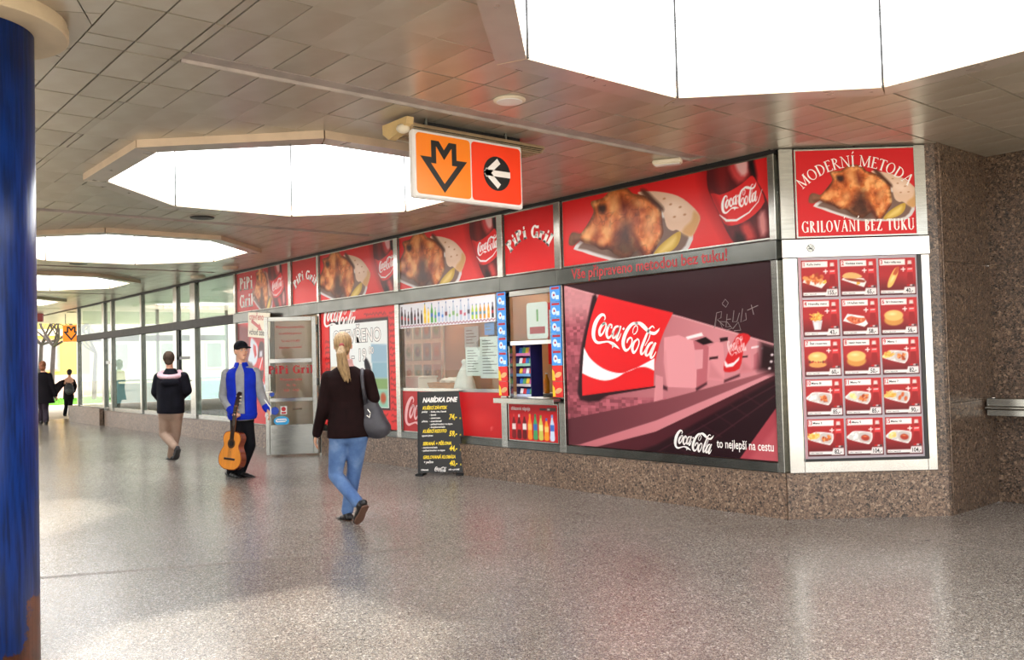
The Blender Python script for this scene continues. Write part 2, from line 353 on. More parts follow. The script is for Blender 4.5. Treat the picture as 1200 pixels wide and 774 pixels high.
# ---- slab / roman letters as strokes: (x, y, w) in a 0..1 cap height
def _arc(cx, cy, rx, ry, a0, a1, w, n=14, w2=None):
    return [(cx + rx * math.cos(math.radians(a0 + (a1 - a0) * i / n)), cy + ry * math.sin(math.radians(a0 + (a1 - a0) * i / n)),
             (w if w2 is None else w + (w2 - w) * abs(math.sin(math.radians(a0 + (a1 - a0) * i / n))))) for i in range(n + 1)]
def letter(ch, T, t, sf):
    """Strokes and advance of one capital or small letter; T thick stem, t thin stroke, sf serif half length."""
    def V(x, y0=0.0, y1=1.0, w=T): return [(x, y0, w), (x, y1, w)]
    def S(x, y, l=sf): return [(x - T / 2 - l, y, t), (x + T / 2 + l, y, t)]
    h = t / 2; top = 1 - h
    A = {}
    if ch == 'M': return [V(.14, w=t), V(.86), [(.14, 1, t), (.5, .06, T)], [(.5, .06, t), (.86, 1, t)], S(.14, h), S(.86, h), S(.1, top, sf * .5), S(.9, top, sf * .5)], 1.06
    if ch in 'OÓ': return [_arc(.42, .5, .4 - T / 2, .5 - h, 0, 360, T, 28, t)], .9
    if ch in 'D': return [V(.16), _arc(.2, .5, .55 - T / 2, .5 - h, 90, -90, T, 16, t), S(.16, h), S(.16, top)], .84
    if ch in 'E': return [V(.16), [(.16, top, t), (.52, top, t)], [(.16, .52, t), (.44, .52, t)], [(.16, h, t), (.56, h, t)], [(.52, top, t), (.53, .84, t)], [(.56, h, t), (.58, .18, t)], S(.16, h), S(.16, top)], .66
    if ch in 'R': return [V(.16), _arc(.2, .75, .27, .25 - h, 90, -90, T, 12, t), [(.2, .5, t), (.3, .5, t), (.62, h, T)], S(.16, h), S(.16, top), [(.55, h, t), (.74, h, t)]], .76
    if ch in 'P': return [V(.2), _arc(.24, .73, .3, .27 - h, 90, -90, T, 12, t), [(.2, .46, t), (.25, .46, t)], S(.2, h), [(.2 - T / 2 - sf, top, t), (.25, top, t)]], .72
    if ch in 'B': return [V(.16), _arc(.2, .76, .24, .24 - h, 90, -90, T, 12, t), _arc(.2, .27, .3, .27 - h, 90, -90, T, 12, t), S(.16, h), S(.16, top)], .68
    if ch in 'NŇ': return [V(.16, w=t), V(.74, w=t), [(.16, 1, t), (.74, .02, T)], S(.16, h), S(.74, top), S(.1, top, sf * .4)], .92
    if ch in 'IÍ': return [V(.2), S(.2, h), S(.2, top)] + ([[(.17, 1.14, t), (.3, 1.34, t * 1.5)]] if ch == 'Í' else []), .42
    if ch in 'T': return [V(.36), [(.04, top, t), (.68, top, t)], [(.04, top, t), (.04, .84, t)], [(.68, top, t), (.68, .84, t)], S(.36, h)], .72
    if ch in 'AÁ': return [[(.12, 0, t), (.44, 1, t)], [(.44, 1, T), (.74, 0, T)], [(.22, .36, t), (.62, .36, t)], S(.12, h, sf * .8), S(.74, h, sf * .8)] + ([[(.4, 1.14, t), (.53, 1.34, t * 1.5)]] if ch == 'Á' else []), .88
    if ch in 'G': return [_arc(.44, .5, .42 - T / 2, .5 - h, 42, 330, T, 22, t), V(.74, .04, .44), [(.58, .44, t), (.84, .44, t)]] + ([[(.77, .98, t), (.77, .74, t)]] if t < .12 else [[(.76, .98, T * .6), (.76, .76, T * .6)]]), .92
    if ch in 'L': return [V(.16), [(.16, h, t), (.54, h, t)], [(.54, h, t), (.56, .2, t)], S(.16, h), S(.16, top)], .62
    if ch in 'V': return [[(.1, 1, T), (.42, .02, T)], [(.42, .02, t), (.72, 1, t)], S(.1, top, sf * .7), S(.72, top, sf * .7)], .82
    if ch in 'Z': return [[(.08, top, t), (.6, top, t)], [(.6, top, T), (.08, h, T)], [(.08, h, t), (.62, h, t)], [(.08, top, t), (.08, .82, t)], [(.62, h, t), (.62, .2, t)]], .7
    if ch in 'U': return [V(.16, .3, 1), _arc(.42, .32, .26, .32 - h, 180, 360, T, 12, t), V(.68, .3, 1, t), S(.16, top), S(.68, top, sf * .8)], .86
    if ch in 'K': return [V(.16), [(.2, .46, t), (.6, top, t)], [(.3, .52, T), (.64, h, T)], S(.16, h), S(.16, top), S(.62, top, sf * .7), [(.56, h, t), (.76, h, t)]], .78
    if ch == 'i': return [V(.2, 0, .68), S(.2, h), [(.2 - T / 2 - sf, .68 - h, t), (.2, .68 - h, t)], [(.12, .9, T * .8), (.28, .9, T * .8)]], .42
    if ch == 'l': return [V(.2, 0, 1), S(.2, h), [(.2 - T / 2 - sf, top, t), (.2, top, t)]], .42
    if ch == 'r': return [V(.2, 0, .68), S(.2, h), [(.2 - T / 2 - sf, .68 - h, t), (.2, .68 - h, t)], [(.24, .5, t), (.36, .62, T * .7), (.52, .6, T * .9)]], .6
    return [], .4

def text_strokes(txt, size, T, t, sf, gap=0.0):
    """Straight line of stroke letters, centred on x = 0: list of (letter strokes, x of letter centre, half advance)."""
    items, x = [], 0.0
    for ch in txt:
        st, adv = letter(ch, T, t, sf)
        items.append((st, x, adv)); x += adv + gap
    W = x - gap
    return [(st, (ox - W / 2) * size, adv * size) for st, ox, adv in items], W * size

def arc_text(txt, size, T, t, sf, radius, gap=0.0, squash=1.0):
    """Letters set along an arch (circle of RADIUS centred at 0,-radius): flat list of strokes."""
    items, W = text_strokes(txt, size, T, t, sf, gap); out = []
    for st, ox, adv in items:
        a = (ox + adv / 2) / radius
        for s_ in st:
            q = []
            for x, y, w in s_:
                lx = x * size - adv / 2; ly = y * size; r = radius + ly
                q.append((squash * (r * math.sin(a) + lx * math.cos(a)), r * math.cos(a) - lx * math.sin(a) - radius, w * size))
            out.append(np.array(q))
    return out, W

# ---- the roast chicken picture, traced on the facade plane, shared by the signs above the shop
def roast(p, F, bottle=True, seed=1):
    """Paint roast bird, flat bread, pickle and tray; F maps the traced points into the picture."""
    def Z(l, s=6.446, ox=655, oy=200): return [F(ox + a / s, oy + b / s) for a, b in closed(l)]
    def Y3(l): return Z(l, 3.75, 640, 160)
    P = p
    k = abs(F(700, 250)[0] - F(701, 250)[0])
    n1 = vnoise(P.x * 9 / (k * 100) * 1.0, P.y * 9 / (k * 100), seed); n2 = vnoise(P.x * 26 / (k * 100), P.y * 26 / (k * 100), seed + 3)
    P.poly(Y3([(132,478),(160,508),(262,540),(345,556),(480,545),(604,518),(648,420),(560,330),(330,330)]), (214, 208, 206))
    P.poly(Y3([(150,480),(180,500),(270,528),(350,542),(470,532),(590,506),(625,420),(520,360),(330,360)]), (120, 92, 80), soft=.06 * k * 30)
    P.poly(Y3([(405,252),(430,243),(500,245),(580,263),(640,305),(676,352),(668,392),(640,440),(600,426),(575,412),(555,416),(530,396),(512,330),(470,290)]), (222, 186, 158))
    P.blob(*F(640 + 560 / 3.75, 160 + 320 / 3.75), 18 * k, 10 * k, (238, 208, 186), -20, .8)
    P.poly(Y3([(600,426),(640,440),(668,392),(676,352),(650,330),(640,370),(610,400)]), (206, 156, 100), soft=3 * k)
    for bx, by in ((548, 300), (590, 312), (610, 345), (520, 275), (565, 355)): P.blob(*F(640 + bx / 3.75, 160 + by / 3.75), 2.2 * k, 1.2 * k, (178, 120, 84), 0, .8)
    body = Z([(250,235),(300,220),(340,205),(395,150),(450,128),(520,135),(560,175),(640,190),(720,230),(770,280),(785,400),(790,480),(750,560),(690,660),(650,665),(600,600),(520,670),(430,640),(380,600),(320,600),(270,570),(200,550),(150,530),(120,565),(80,560),(85,500),(110,470),(160,480),(190,450),(240,370),(265,310),(245,260)])
    d = P.sd(body); m = np.clip(.5 - d / P.px, 0, 1)
    base = np.array((186, 98, 48.))[None, :] * np.ones((len(P.x), 1))
    t = np.clip((n1 - .5) * 2.6, -1, 1)[:, None]
    base = np.where(t > 0, base * (1 - t * .9) + np.array((222, 150, 84.)) * t * .9, base * (1 + t * .8) - np.array((104, 36, 14.)) * t * .8)
    base += ((n2 - .5) * 46)[:, None]
    edge = np.clip(1 + d / (4 * k), 0, 1)[:, None]; base = base * (1.1 - .55 * edge); n3 = vnoise(P.x * 14 / (k * 100) + 5, P.y * 14 / (k * 100), seed + 9, 2); cre = np.clip(1 - np.abs(n3 - .5) / .035, 0, 1)[:, None]; base = base * (1 - .25 * cre); hi = np.clip((n1 - .6) * 6, 0, 1)[:, None]; base = base * (1 - .5 * hi) + np.array((250, 196, 130.)) * .5 * hi
    P.mix(m, base)
    def B(l, col, soft, al): P.poly(Z(l), col, soft=soft * k, alpha=al)
    B([(430,640),(520,670),(600,600),(560,500),(540,400),(480,400),(440,520),(400,580)], (48, 26, 18), 12, .75)
    B([(470,200),(520,260),(500,330),(465,300)], (96, 28, 14), 8, .75)
    B([(300,270),(350,260),(358,300),(335,325),(305,310)], (40, 16, 12), 4, .9)
    B([(620,145),(660,150),(720,210),(790,280),(780,310),(700,240),(640,190)], (70, 36, 24), 3, .9)
    B([(560,480),(600,520),(640,600),(660,660),(640,665),(590,590)], (92, 34, 16), 5, .75)
    B([(80,560),(85,500),(110,470),(160,480),(165,520),(120,565)], (120, 84, 66), 3, .8)
    B([(110,540),(240,530),(330,590),(200,552)], (74, 30, 18), 5, .7)
    for cx, cy, rx, ry, a in ((420, 250, 9, 16, 20), (690, 400, 14, 8, 60), (240, 470, 12, 7, 20), (700, 520, 9, 5, 70), (380, 470, 8, 10, 0), (600, 250, 10, 5, -20), (330, 540, 8, 5, 0)):
        P.blob(*F(655 + cx / 6.446, 200 + cy / 6.446), rx * k, ry * k, (236, 170, 108), a, .9, .75)
    P.poly(Y3([(592,420),(588,460),(562,497),(505,528),(468,532),(498,484),(560,432)]), (196, 156, 62))
    P.poly(Y3([(570,440),(560,480),(520,510),(490,520),(520,480)]), (226, 196, 110), soft=4 * k)
    if bottle: cola_bottle(P, F)

def cola_bottle(P, F):
    k = abs(F(860, 230)[0] - F(861, 230)[0])
    def U(l): return [F(800 + a / 5.53, 170 + b / 5.53) for a, b in closed(l, 2)]
    P.poly(U([(120,150),(150,330),(260,560),(330,660),(420,600),(250,300),(200,100)]), (120, 10, 14), soft=18 * k, alpha=.6)
    P.poly(U([(175,60),(158,170),(160,260),(180,330),(240,460),(285,560),(345,650),(420,690),(560,640),(580,590),(566,430),(530,320),(470,215),(440,150),(446,60)]), (84, 22, 26))
    P.poly(U([(230,60),(215,170),(240,320),(290,300),(280,60)]), (120, 30, 32), soft=8 * k)
    P.poly(U([(320,60),(300,160),(360,250),(425,200),(415,60)]), (214, 70, 70), soft=6 * k, alpha=.9)
    P.poly(U([(350,60),(340,130),(380,200),(420,180),(410,60)]), (236, 196, 196), soft=4 * k, alpha=.85)
    P.poly(U([(430,60),(430,150),(470,230),(480,200),(450,60)]), (20, 10, 14), soft=4 * k)
    P.poly(U([(182,318),(240,326),(310,300),(390,250),(440,205),(466,215),(505,290),(532,370),(470,450),(390,505),(320,525),(272,512),(235,440)]), (222, 40, 42))
    P.poly(U([(182,318),(210,325),(300,520),(272,512),(235,440)]), (150, 16, 22), soft=6 * k, alpha=.7)
    P.poly(U([(300,540),(360,570),(450,520),(540,440),(566,560),(440,640),(350,640)]), (96, 22, 26), soft=6 * k)
    P.poly(U([(380,530),(430,510),(470,600),(420,620)]), (206, 66, 62), soft=6 * k, alpha=.9)
    P.poly(U([(490,470),(530,430),(545,560),(510,590)]), (226, 150, 146), soft=5 * k, alpha=.85)
    P.poly(U([(345,570),(400,590),(400,650),(345,640)]), (26, 10, 12), soft=6 * k, alpha=.8)
    a = F(800 + 258 / 5.53, 170 + 420 / 5.53); b = F(800 + 486 / 5.53, 170 + 300 / 5.53)
    w = math.hypot(b[0] - a[0], b[1] - a[1])
    paint_script(P, (a[0] + b[0]) / 2, (a[1] + b[1]) / 2 + 1.0 * k, w * 1.02, ang=math.degrees(math.atan2(b[1] - a[1], b[0] - a[0])), fat=1.15)
    P.stroke([(*F(800 + x / 5.53, 170 + y / 5.53), w_ * k) for x, y, w_ in ((240, 455, .6), (285, 492, 2.4), (350, 490, 2.2), (430, 440, 1.4), (490, 370, .9), (515, 290, .5))], (240, 238, 236))
# ---------------------------------------------------------------- materials
TERRAZZO = [(0.0, (80, 76, 73)), (0.18, (116, 108, 101)), (0.42, (144, 136, 127)), (0.62, (160, 147, 134)), (0.78, (110, 103, 99)), (0.9, (216, 209, 198))]
GRANITE = [(0.0, (48, 40, 36)), (0.2, (116, 94, 78)), (0.45, (140, 114, 94)), (0.68, (98, 80, 68)), (0.84, (172, 148, 126))]
GRANITE_DARK = [(0.0, (40, 32, 27)), (0.25, (92, 74, 60)), (0.5, (112, 90, 74)), (0.72, (70, 56, 46)), (0.88, (148, 124, 102))]
M = dict(
    floor=stone('terrazzo', TERRAZZO, 95, 0.23, 0.2),
    granite=stone('granite', GRANITE, 58, 0.38, 0.12),
    granite_dark=stone('granite_dark', GRANITE_DARK, 52, 0.34, 0.1),
    tile=None,
    trough=mat('trough_paint', (170, 158, 150), 0.45, var=0.1),
    backing=mat('backing_board', (14, 12, 10), 0.9),
    rim_beige=mat('rim_enamel', (214, 190, 162), 0.4, var=0.04),
    rim_metal=mat('rim_metal', (196, 184, 172), 0.28, metal=0.4, var=0.04),
    steel=mat('brushed_steel', (158, 158, 152), 0.2, metal=1.0, var=0.06, scale=5, stretch=(1, 1, 14)),
    steel_dark=mat('dark_steel', (104, 106, 102), 0.24, metal=0.9, var=0.1, scale=4),
    steel_bright=mat('polished_steel', (206, 202, 194), 0.14, metal=1.0, var=0.04, scale=3),
    hall_rail=mat('hall_rail_paint', (66, 64, 62), 0.6, var=0.1, spec=.15),
    black=mat('black_rubber', (18, 16, 16), 0.6),
    black_metal=mat('black_metal', (22, 22, 24), 0.35, metal=0.3),
    blue=None,
    beige=mat('beige_enamel', (206, 186, 154), 0.45, var=0.05),
    white=mat('white_plastic', (236, 234, 228), 0.4, var=0.02),
    cream=mat('cream_plastic', (226, 214, 190), 0.45, var=0.05),
    paper=mat('paper', (226, 230, 226), 0.7, var=0.03),
    paper_blue=mat('paper_blue', (186, 206, 214), 0.7, var=0.05),
    red=mat('red_film', (212, 30, 34), 0.3, var=0.03, spec=.25),
    red_dark=mat('dark_red_film', (150, 20, 26), 0.3),
    wine=mat('wine_film', (58, 16, 22), 0.3),
    text_white=mat('white_print', (246, 240, 234), 0.4, var=0.02),
    text_red=mat('red_print', (176, 18, 24), 0.4, var=0.02),
    text_black=mat('black_print', (24, 20, 20), 0.5, var=0.02),
    text_grey=mat('grey_print', (120, 118, 114), 0.5),
    yellow=mat('yellow_print', (255, 220, 30), 0.5, var=0.02),
    orange=mat('orange_film', (255, 136, 24), 0.3, var=0.01),
    red_orange=mat('red_orange_film', (255, 66, 26), 0.3, var=0.01),
    sign_white=mat('sign_white', (232, 228, 224), 0.35, var=0.02),
    ink=mat('sign_black', (14, 12, 12), 0.4),
    print=print_mat('gloss_print', 0.3), matt_print=print_mat('matt_print', 0.55),
    glass=glass('window_glass', (232, 243, 238), 1.5, 0.03), glass_kiosk=glass('kiosk_glass', (244, 247, 244), 1.45, 0.012), roof_glass=glass('roof_glass', (250, 252, 252), 1.3, 0.0),
    opal=lamp_mat('opal_daylight_glazing', (252, 253, 255), 3.6),
    orange_glow=lamp_mat('glowing_orange_panel', (255, 142, 24), 0.75),  # glow added to brighten the far orange sign
    tube=lamp_mat('added_light_tube', (255, 240, 214), 75.0),
    wall_tan=mat('tan_wall', (188, 146, 104), 0.8, var=0.1, scale=2),
    wall_pale=mat('pale_wall', (206, 204, 194), 0.8, var=0.06, scale=2),
    dark=mat('dark_interior', (40, 34, 32), 0.6),
    wood=mat('brown_wood', (206, 150, 104), 0.55, var=0.15, scale=4, stretch=(1, 1, 8)),
)
def ceiling_tile_mat():
    k = NT('ceiling_enamel'); oi = k.n('ObjectInfo'); v = k.coord((1, 1, 1)); nz = k.n('TexNoise', Scale=2.5, Detail=4.0); k.l(v, nz.inputs['Vector'])
    a = k.ramp(oi.outputs['Random'], [(0.0, (188, 180, 164)), (0.5, (194, 186, 170)), (1.0, (200, 192, 176))])
    mx = k.n('MixRGB', blend_type='MULTIPLY'); mx.inputs[0].default_value = 1.0; k.l(a, mx.inputs[1]); k.l(k.ramp(nz.outputs['Fac'], [(0.3, (236, 230, 222)), (0.6, (255, 255, 255))]), mx.inputs[2])
    k.l(mx.outputs[0], k.b.inputs['Base Color']); k.b.inputs['Roughness'].default_value = 0.3; k.b.inputs['Metallic'].default_value = 0.4; k.b.inputs['Specular IOR Level'].default_value = 0.6
    return k.m
M['tile'] = ceiling_tile_mat()
def column_mat():
    k = NT('blue_paint'); v = k.coord(); nz = k.n('TexNoise', Scale=5.0, Detail=8.0, Roughness=0.7); k.l(v, nz.inputs['Vector'])
    st = k.n('TexNoise', Scale=9.0, Detail=4.0); k.l(k.coord((6, 6, 0.5)), st.inputs['Vector'])
    sp = k.n('SeparateXYZ'); k.l(v, sp.inputs[0])
    ma = k.n('Math', operation='MULTIPLY_ADD'); k.l(nz.outputs['Fac'], ma.inputs[0]); ma.inputs[1].default_value = -1.6; k.l(sp.outputs['Z'], ma.inputs[2])
    ma2 = k.n('Math', operation='ADD'); k.l(ma.outputs[0], ma2.inputs[0]); ma2.inputs[1].default_value = 0.66
    r2 = k.ramp(ma2.outputs[0], [(0.08, (255, 255, 255)), (0.12, (0, 0, 0))])
    blue = k.ramp(st.outputs['Fac'], [(0.35, (3, 28, 76)), (0.6, (6, 46, 116))])
    brown = k.ramp(nz.outputs['Fac'], [(0.4, (58, 30, 18)), (0.6, (112, 60, 34))])
    mx = k.n('MixRGB'); k.l(r2, mx.inputs[0]); k.l(blue, mx.inputs[1]); k.l(brown, mx.inputs[2]); k.l(mx.outputs[0], k.b.inputs['Base Color'])
    k.b.inputs['Roughness'].default_value = 0.32; k.b.inputs['Specular IOR Level'].default_value = 0.25
    bp = k.n('Bump', Strength=0.3, Distance=0.004); k.l(st.outputs['Fac'], bp.inputs['Height']); k.l(bp.outputs[0], k.b.inputs['Normal'])
    return k.m
M['blue'] = column_mat()
# ---------------------------------------------------------------- setting: floor, ceiling, walls
CH = 3.20                                    # ceiling height
A0 = Vector((-4.31, 6.69, 0)); B0 = Vector((-3.38, 7.75, 0)); C0 = Vector((-3.40, 8.70, 0))
EM = (B0 - A0).normalized(); MROT = math.atan2(EM.y, EM.x); NM = Vector((EM.y, -EM.x, 0))
SKY_X = [-2.10 - 5.6 * k for k in range(5)]; SKY_Y = 3.96; SKY_AP = 1.60

fl = MB().add([(-29, -2.6, 0), (1.6, -2.6, 0), (1.6, 12, 0), (-29, 12, 0), (-29, -2.6, -.1), (1.6, -2.6, -.1), (1.6, 12, -.1), (-29, 12, -.1)],
              [(0, 1, 2, 3), (7, 6, 5, 4), (4, 5, 1, 0), (5, 6, 2, 1), (6, 7, 3, 2), (7, 4, 0, 3)]).build('floor', M['floor'])
tag(fl, 'speckled grey brown terrazzo floor of the passage', kind='structure')
jm = mat('joint_metal', (128, 116, 106), 0.45, metal=0.3)
def strip(p, q, off, w, name='joint_strip', m=jm):
    p, q = Vector((*p, 0)), Vector((*q, 0)); t = (q - p).normalized(); n = Vector((-t.y, t.x, 0)) * off; h = Vector((-t.y, t.x, 0)) * (w / 2)
    MB().prism([p + n - h, q + n - h, q + n + h, p + n + h], (0, 0, 0.0012)).build(name, m, fl)
for off in (-.026, 0, .026): strip((-8.9, -2.4), (-4.33, 6.66), off, .006)
strip((-4.29, 6.66), (4.0, 6.60), 0, .012); strip((-4.29, 6.63), (4.0, 6.57), .02, .005)
# worn spots of chewing gum trodden into the terrazzo
gum = mat('trodden_gum', (58, 52, 48), 0.7)
for u, v, r in ((1087, 634, .022), (674, 664, .012), (776, 631, .012), (150, 650, .01)):
    d = ray(u, v); t = -1.45 / d[2]; p = CAM + d * t
    o = MB().lathe((0, 0, 0), [(r, 0), (r * .85, .002), (r * .3, .0028)], 10).build('gum_spot', gum, fl, (p[0], p[1], 0.0003))

def cutpoly(poly, a, b):
    """Split a convex polygon by the line a-b: (left part, right part)."""
    L, R = [], []
    n = len(poly)
    def sd(p): return (b[0] - a[0]) * (p[1] - a[1]) - (b[1] - a[1]) * (p[0] - a[0])
    for i in range(n):
        p, q = poly[i], poly[(i + 1) % n]; dp, dq = sd(p), sd(q)
        if dp >= -1e-9: L.append(p)
        if dp <= 1e-9: R.append(p)
        if dp * dq < -1e-14:
            t = dp / (dp - dq); x = (p[0] + t * (q[0] - p[0]), p[1] + t * (q[1] - p[1])); L.append(x); R.append(x)
    return (L if len(L) > 2 else None), (R if len(R) > 2 else None)
def octagon(cx, cy, ap):
    r = ap / math.cos(math.pi / 8); return [(cx + r * math.cos(math.pi / 8 + k * math.pi / 4), cy + r * math.sin(math.pi / 8 + k * math.pi / 4)) for k in range(8)]
def minus(poly, hole):
    """Convex polygon minus convex hole: convex pieces."""
    out, cur = [], poly
    for i in range(len(hole)):
        if cur is None: break
        inn, outp = cutpoly(cur, hole[i], hole[(i + 1) % len(hole)])
        if outp: out.append(outp)
        cur = inn
    return out
HOLES = [octagon(x, SKY_Y, 1.68) for x in SKY_X]
def clip_tiles(poly):
    ps = [poly]; cx = sum(p[0] for p in poly) / len(poly); cy = sum(p[1] for p in poly) / len(poly)
    for x, h in zip(SKY_X, HOLES):
        if abs(cx - x) < 4.8: ps = [q for p in ps for q in minus(p, h)]
    return ps
def area(p): return abs(sum(p[i][0] * p[(i + 1) % len(p)][1] - p[(i + 1) % len(p)][0] * p[i][1] for i in range(len(p)))) / 2

# ceiling: dark backing with skylight openings, enamelled panels hung below it with open joints
bk = MB()
for x0 in np.arange(-36, .2, 2.8):
    for y0 in np.arange(-2.5, 12, 2.5):
        for p in clip_tiles([(x0, y0), (x0 + 2.8, y0), (x0 + 2.8, y0 + 2.5), (x0, y0 + 2.5)]):
            if area(p) > 1e-6: bk.prism([(a, b, CH + .055) for a, b in p], (0, 0, .12))
ceil = bk.build('ceiling', M['backing']); tag(ceil, 'suspended ceiling of beige enamelled metal panels with octagonal skylights', kind='structure')
PX, PY, G = 5.6 / 1, 0.2429, 0.0035
cells = []
def xlines():
    out = []
    for k in range(-2, 6):
        c = -4.947 - 5.6 * k; w = (5.6 - .18) / 11
        out.append((c - .09, c + .09, True))
        out += [(c - .09 - w * (i + 1), c - .09 - w * i, False) for i in range(11)]
    return out
ylo = [(1.82 + PY * k, 1.82 + PY * (k + 1)) for k in range(29)]; yl = [(1.2792, 1.2792 + PY), (1.2792 + PY, 1.765), (1.765, 1.82)] + ylo
TROUGH = []
for xa, xb, ch in xlines():
    if ch: TROUGH.append((xa + xb) / 2)
    for ya, yb in yl:
        if ch and ya >= 1.82 - 1e-6 and yb < 6.60: continue
        if xb < -36 or xa > .3: continue
        if xb < -4.3 and ya > 6.70: continue
        if xb < -3.3 and ya > 7.75: continue
        if ya > 8.69: continue
        cells.append([(xa, ya), (xb, ya), (xb, min(yb, 6.70) if xb < -4.3 else yb), (xa, min(yb, 6.70) if xb < -4.3 else yb)])
# plates around each column, cut by slanting joints
for cxx in (-4.947, -10.547, -16.147, -21.747, 0.653):
    pl = [[(cxx - 2.8, .2), (cxx + 2.8, .2), (cxx + 2.8, 1.2792), (cxx - 2.8, 1.2792)]]
    for a, b, lo, hi in (((cxx + .9, .2), (cxx + .9, 1.3), -9, 9), ((cxx - .9, .2), (cxx - .9, 1.3), -9, 9), ((cxx + .25, 1.01), (cxx + .39, 1.2792), cxx, cxx + .9), ((cxx - .25, 1.01), (cxx - .39, 1.2792), cxx - .9, cxx), ((cxx + .9, .94), (cxx + .2, 1.2792), cxx, cxx + .9), ((cxx - .9, .94), (cxx - .2, 1.2792), cxx - .9, cxx)):
        new = []
        for p in pl:
            mx = sum(q[0] for q in p) / len(p)
            if lo - .5 < mx < hi + .5 or lo < -8: new += [q for q in cutpoly(p, a, b) if q]
            else: new.append(p)
        pl = new
    cells += pl
def inset(p, gx, gy):
    cx = sum(q[0] for q in p) / len(p); cy = sum(q[1] for q in p) / len(p)
    mx = max(abs(q[0] - cx) for q in p); my = max(abs(q[1] - cy) for q in p)
    return [(cx + (q[0] - cx) * max(.3, 1 - gx / max(mx, gx)), cy + (q[1] - cy) * max(.3, 1 - gy / max(my, gy))) for q in p]
def visible(p):
    u, v, z = scr((p[0], p[1], CH))
    return z > .5 and -60 < u < 1260 and -60 < v < 480 and p[1] > .16 * abs(p[0])
single, rest, share = [], [], {}
for c in cells:
    whole = not any(abs(sum(q[0] for q in c) / len(c) - x) < 2.4 and abs(sum(q[1] for q in c) / len(c) - SKY_Y) < 2.2 for x in SKY_X)
    ps = [c] if whole else [p for p in clip_tiles(c) if area(p) > 4e-4]
    if not ps: continue
    cx = sum(q[0] for q in c) / len(c); cy = sum(q[1] for q in c) / len(c)
    (single if any(visible(q) for p in ps for q in p) else rest).append((math.hypot(cx, cy), ps, cx, cy, whole))
single.sort(key=lambda t: t[0]); rest += single[300:]; single = single[:300]
def tile_mb(ps, cx, cy):
    mb = MB()
    for p in ps: mb.prism([(a - cx, b - cy, 0) for a, b in (inset(p, .0085, .005) if len(ps) == 1 else p)], (0, 0, .03))
    return mb
rng = np.random.default_rng(3)
for d, ps, cx, cy, whole in single:
    key = tuple(round(q, 3) for p in ps[0] for q in (p[0] - cx, p[1] - cy)) if whole else None
    me = share.get(key) if key else None
    if me is None:
        me = tile_mb(ps, cx, cy).mesh('ceiling_panel', M['tile'])
        if key: share[key] = me
    o = link('ceiling_panel', me, ceil, (cx, cy, CH + float(rng.uniform(0, .0022)))); o.rotation_euler = (float(rng.uniform(-.002, .002)), float(rng.uniform(-.0015, .0015)), 0)
far = MB()
for d, ps, cx, cy, whole in rest:
    for p in ps: far.prism([(a, b, CH) for a, b in inset(p, .0085, .005)], (0, 0, .03))
fo = far.build('ceiling_panel_field', M['tile'], ceil); fo['kind'] = 'stuff'
side = MB().box(-36, .4, -2.5, .19, CH, CH + .03); side.box(-36, -4.5, 6.86, 12, CH, CH + .03); side.build('ceiling_board', M['tile'], ceil)
for tx in TROUGH:
    if tx < -23 or tx > 2: continue
    hole = any(False for _ in ())
    mb = MB(); n = 8
    prof = [(-.088, .0), (-.088, .028)] + [(-.07 * math.cos(math.pi * k / n), .028 + .024 * math.sin(math.pi * k / n)) for k in range(n + 1)] + [(.088, .028), (.088, 0), (.082, 0), (.076, .02), (-.076, .02), (-.082, 0)]
    mb.prism([(tx + a, 1.83, CH + b) for a, b in prof], (0, 4.66, 0)); mb.build('lamp_trough', M['trough'], ceil)
    bm_ = MB()
    for yy in (2.2, 3.05, 3.9, 4.75, 5.6): bm_.cyl((tx, yy), .007, CH + .045, CH + .0525, 8)
    bm_.build('trough_screw', M['steel_dark'], ceil)

# skylights: enamelled rim, opal side glazing, clear roof light
def skylight(cx, label):
    t = empty('skylight', label, 'skylight', (cx, SKY_Y, CH), group='octagonal skylights along the ceiling')
    o1 = octagon(0, 0, 1.78); o0 = octagon(0, 0, SKY_AP)
    r1 = octagon(0, 0, SKY_AP + .02); top = 1.6
    for k in range(8):
        a, b, c, d = o1[k], o1[(k + 1) % 8], o0[(k + 1) % 8], o0[k]
        def lp(p, q, f): return (p[0] + (q[0] - p[0]) * f, p[1] + (q[1] - p[1]) * f)
        a, b, c, d = lp(a, b, .004), lp(b, a, .004), lp(c, d, .004), lp(d, c, .004)
        mb = MB(); vs = [(*a, -.06), (*b, -.06), (*c, -.06), (*d, -.06), (*a, .06), (*b, .06), (*c, .06), (*d, .06)]
        mb.add(vs, [(0, 1, 5, 4), (4, 5, 6, 7), (1, 2, 6, 5), (3, 0, 4, 7), (2, 3, 7, 6)]); mb.mi = 1; mb.add(vs, [(3, 2, 1, 0)])
        mb.build('rim_panel', [M['rim_beige'], M['rim_metal']], t)
        e, f = o0[k], o0[(k + 1) % 8]; g, h = r1[(k + 1) % 8], r1[k]
        e, f, g, h = lp(e, f, .006), lp(f, e, .006), lp(g, h, .006), lp(h, g, .006)
        MB().prism([(*e, -.045), (*f, -.045), (*g, -.045), (*h, -.045)], (0, 0, top + .04)).build('glazing_panel', M['opal'], t)
        MB().cyl((o0[k][0] * .994, o0[k][1] * .994), .0075, -.06, top, 8).build('glazing_bar', M['black'], t)
    MB().prism([(x, y, top) for x, y in octagon(0, 0, SKY_AP + .05)], (0, 0, .012)).build('roof_light', M['roof_glass'], t)
for cx, lb in zip(SKY_X, ['largest bright octagonal skylight, cut off by the top edge, above the big tunnel poster', 'bright octagonal skylight behind the hanging direction sign', 'third octagonal skylight, above the head of the guitar carrier', 'small far octagonal skylight, fourth along the passage', 'farthest octagonal skylight, a narrow bright sliver']):
    skylight(cx, lb)

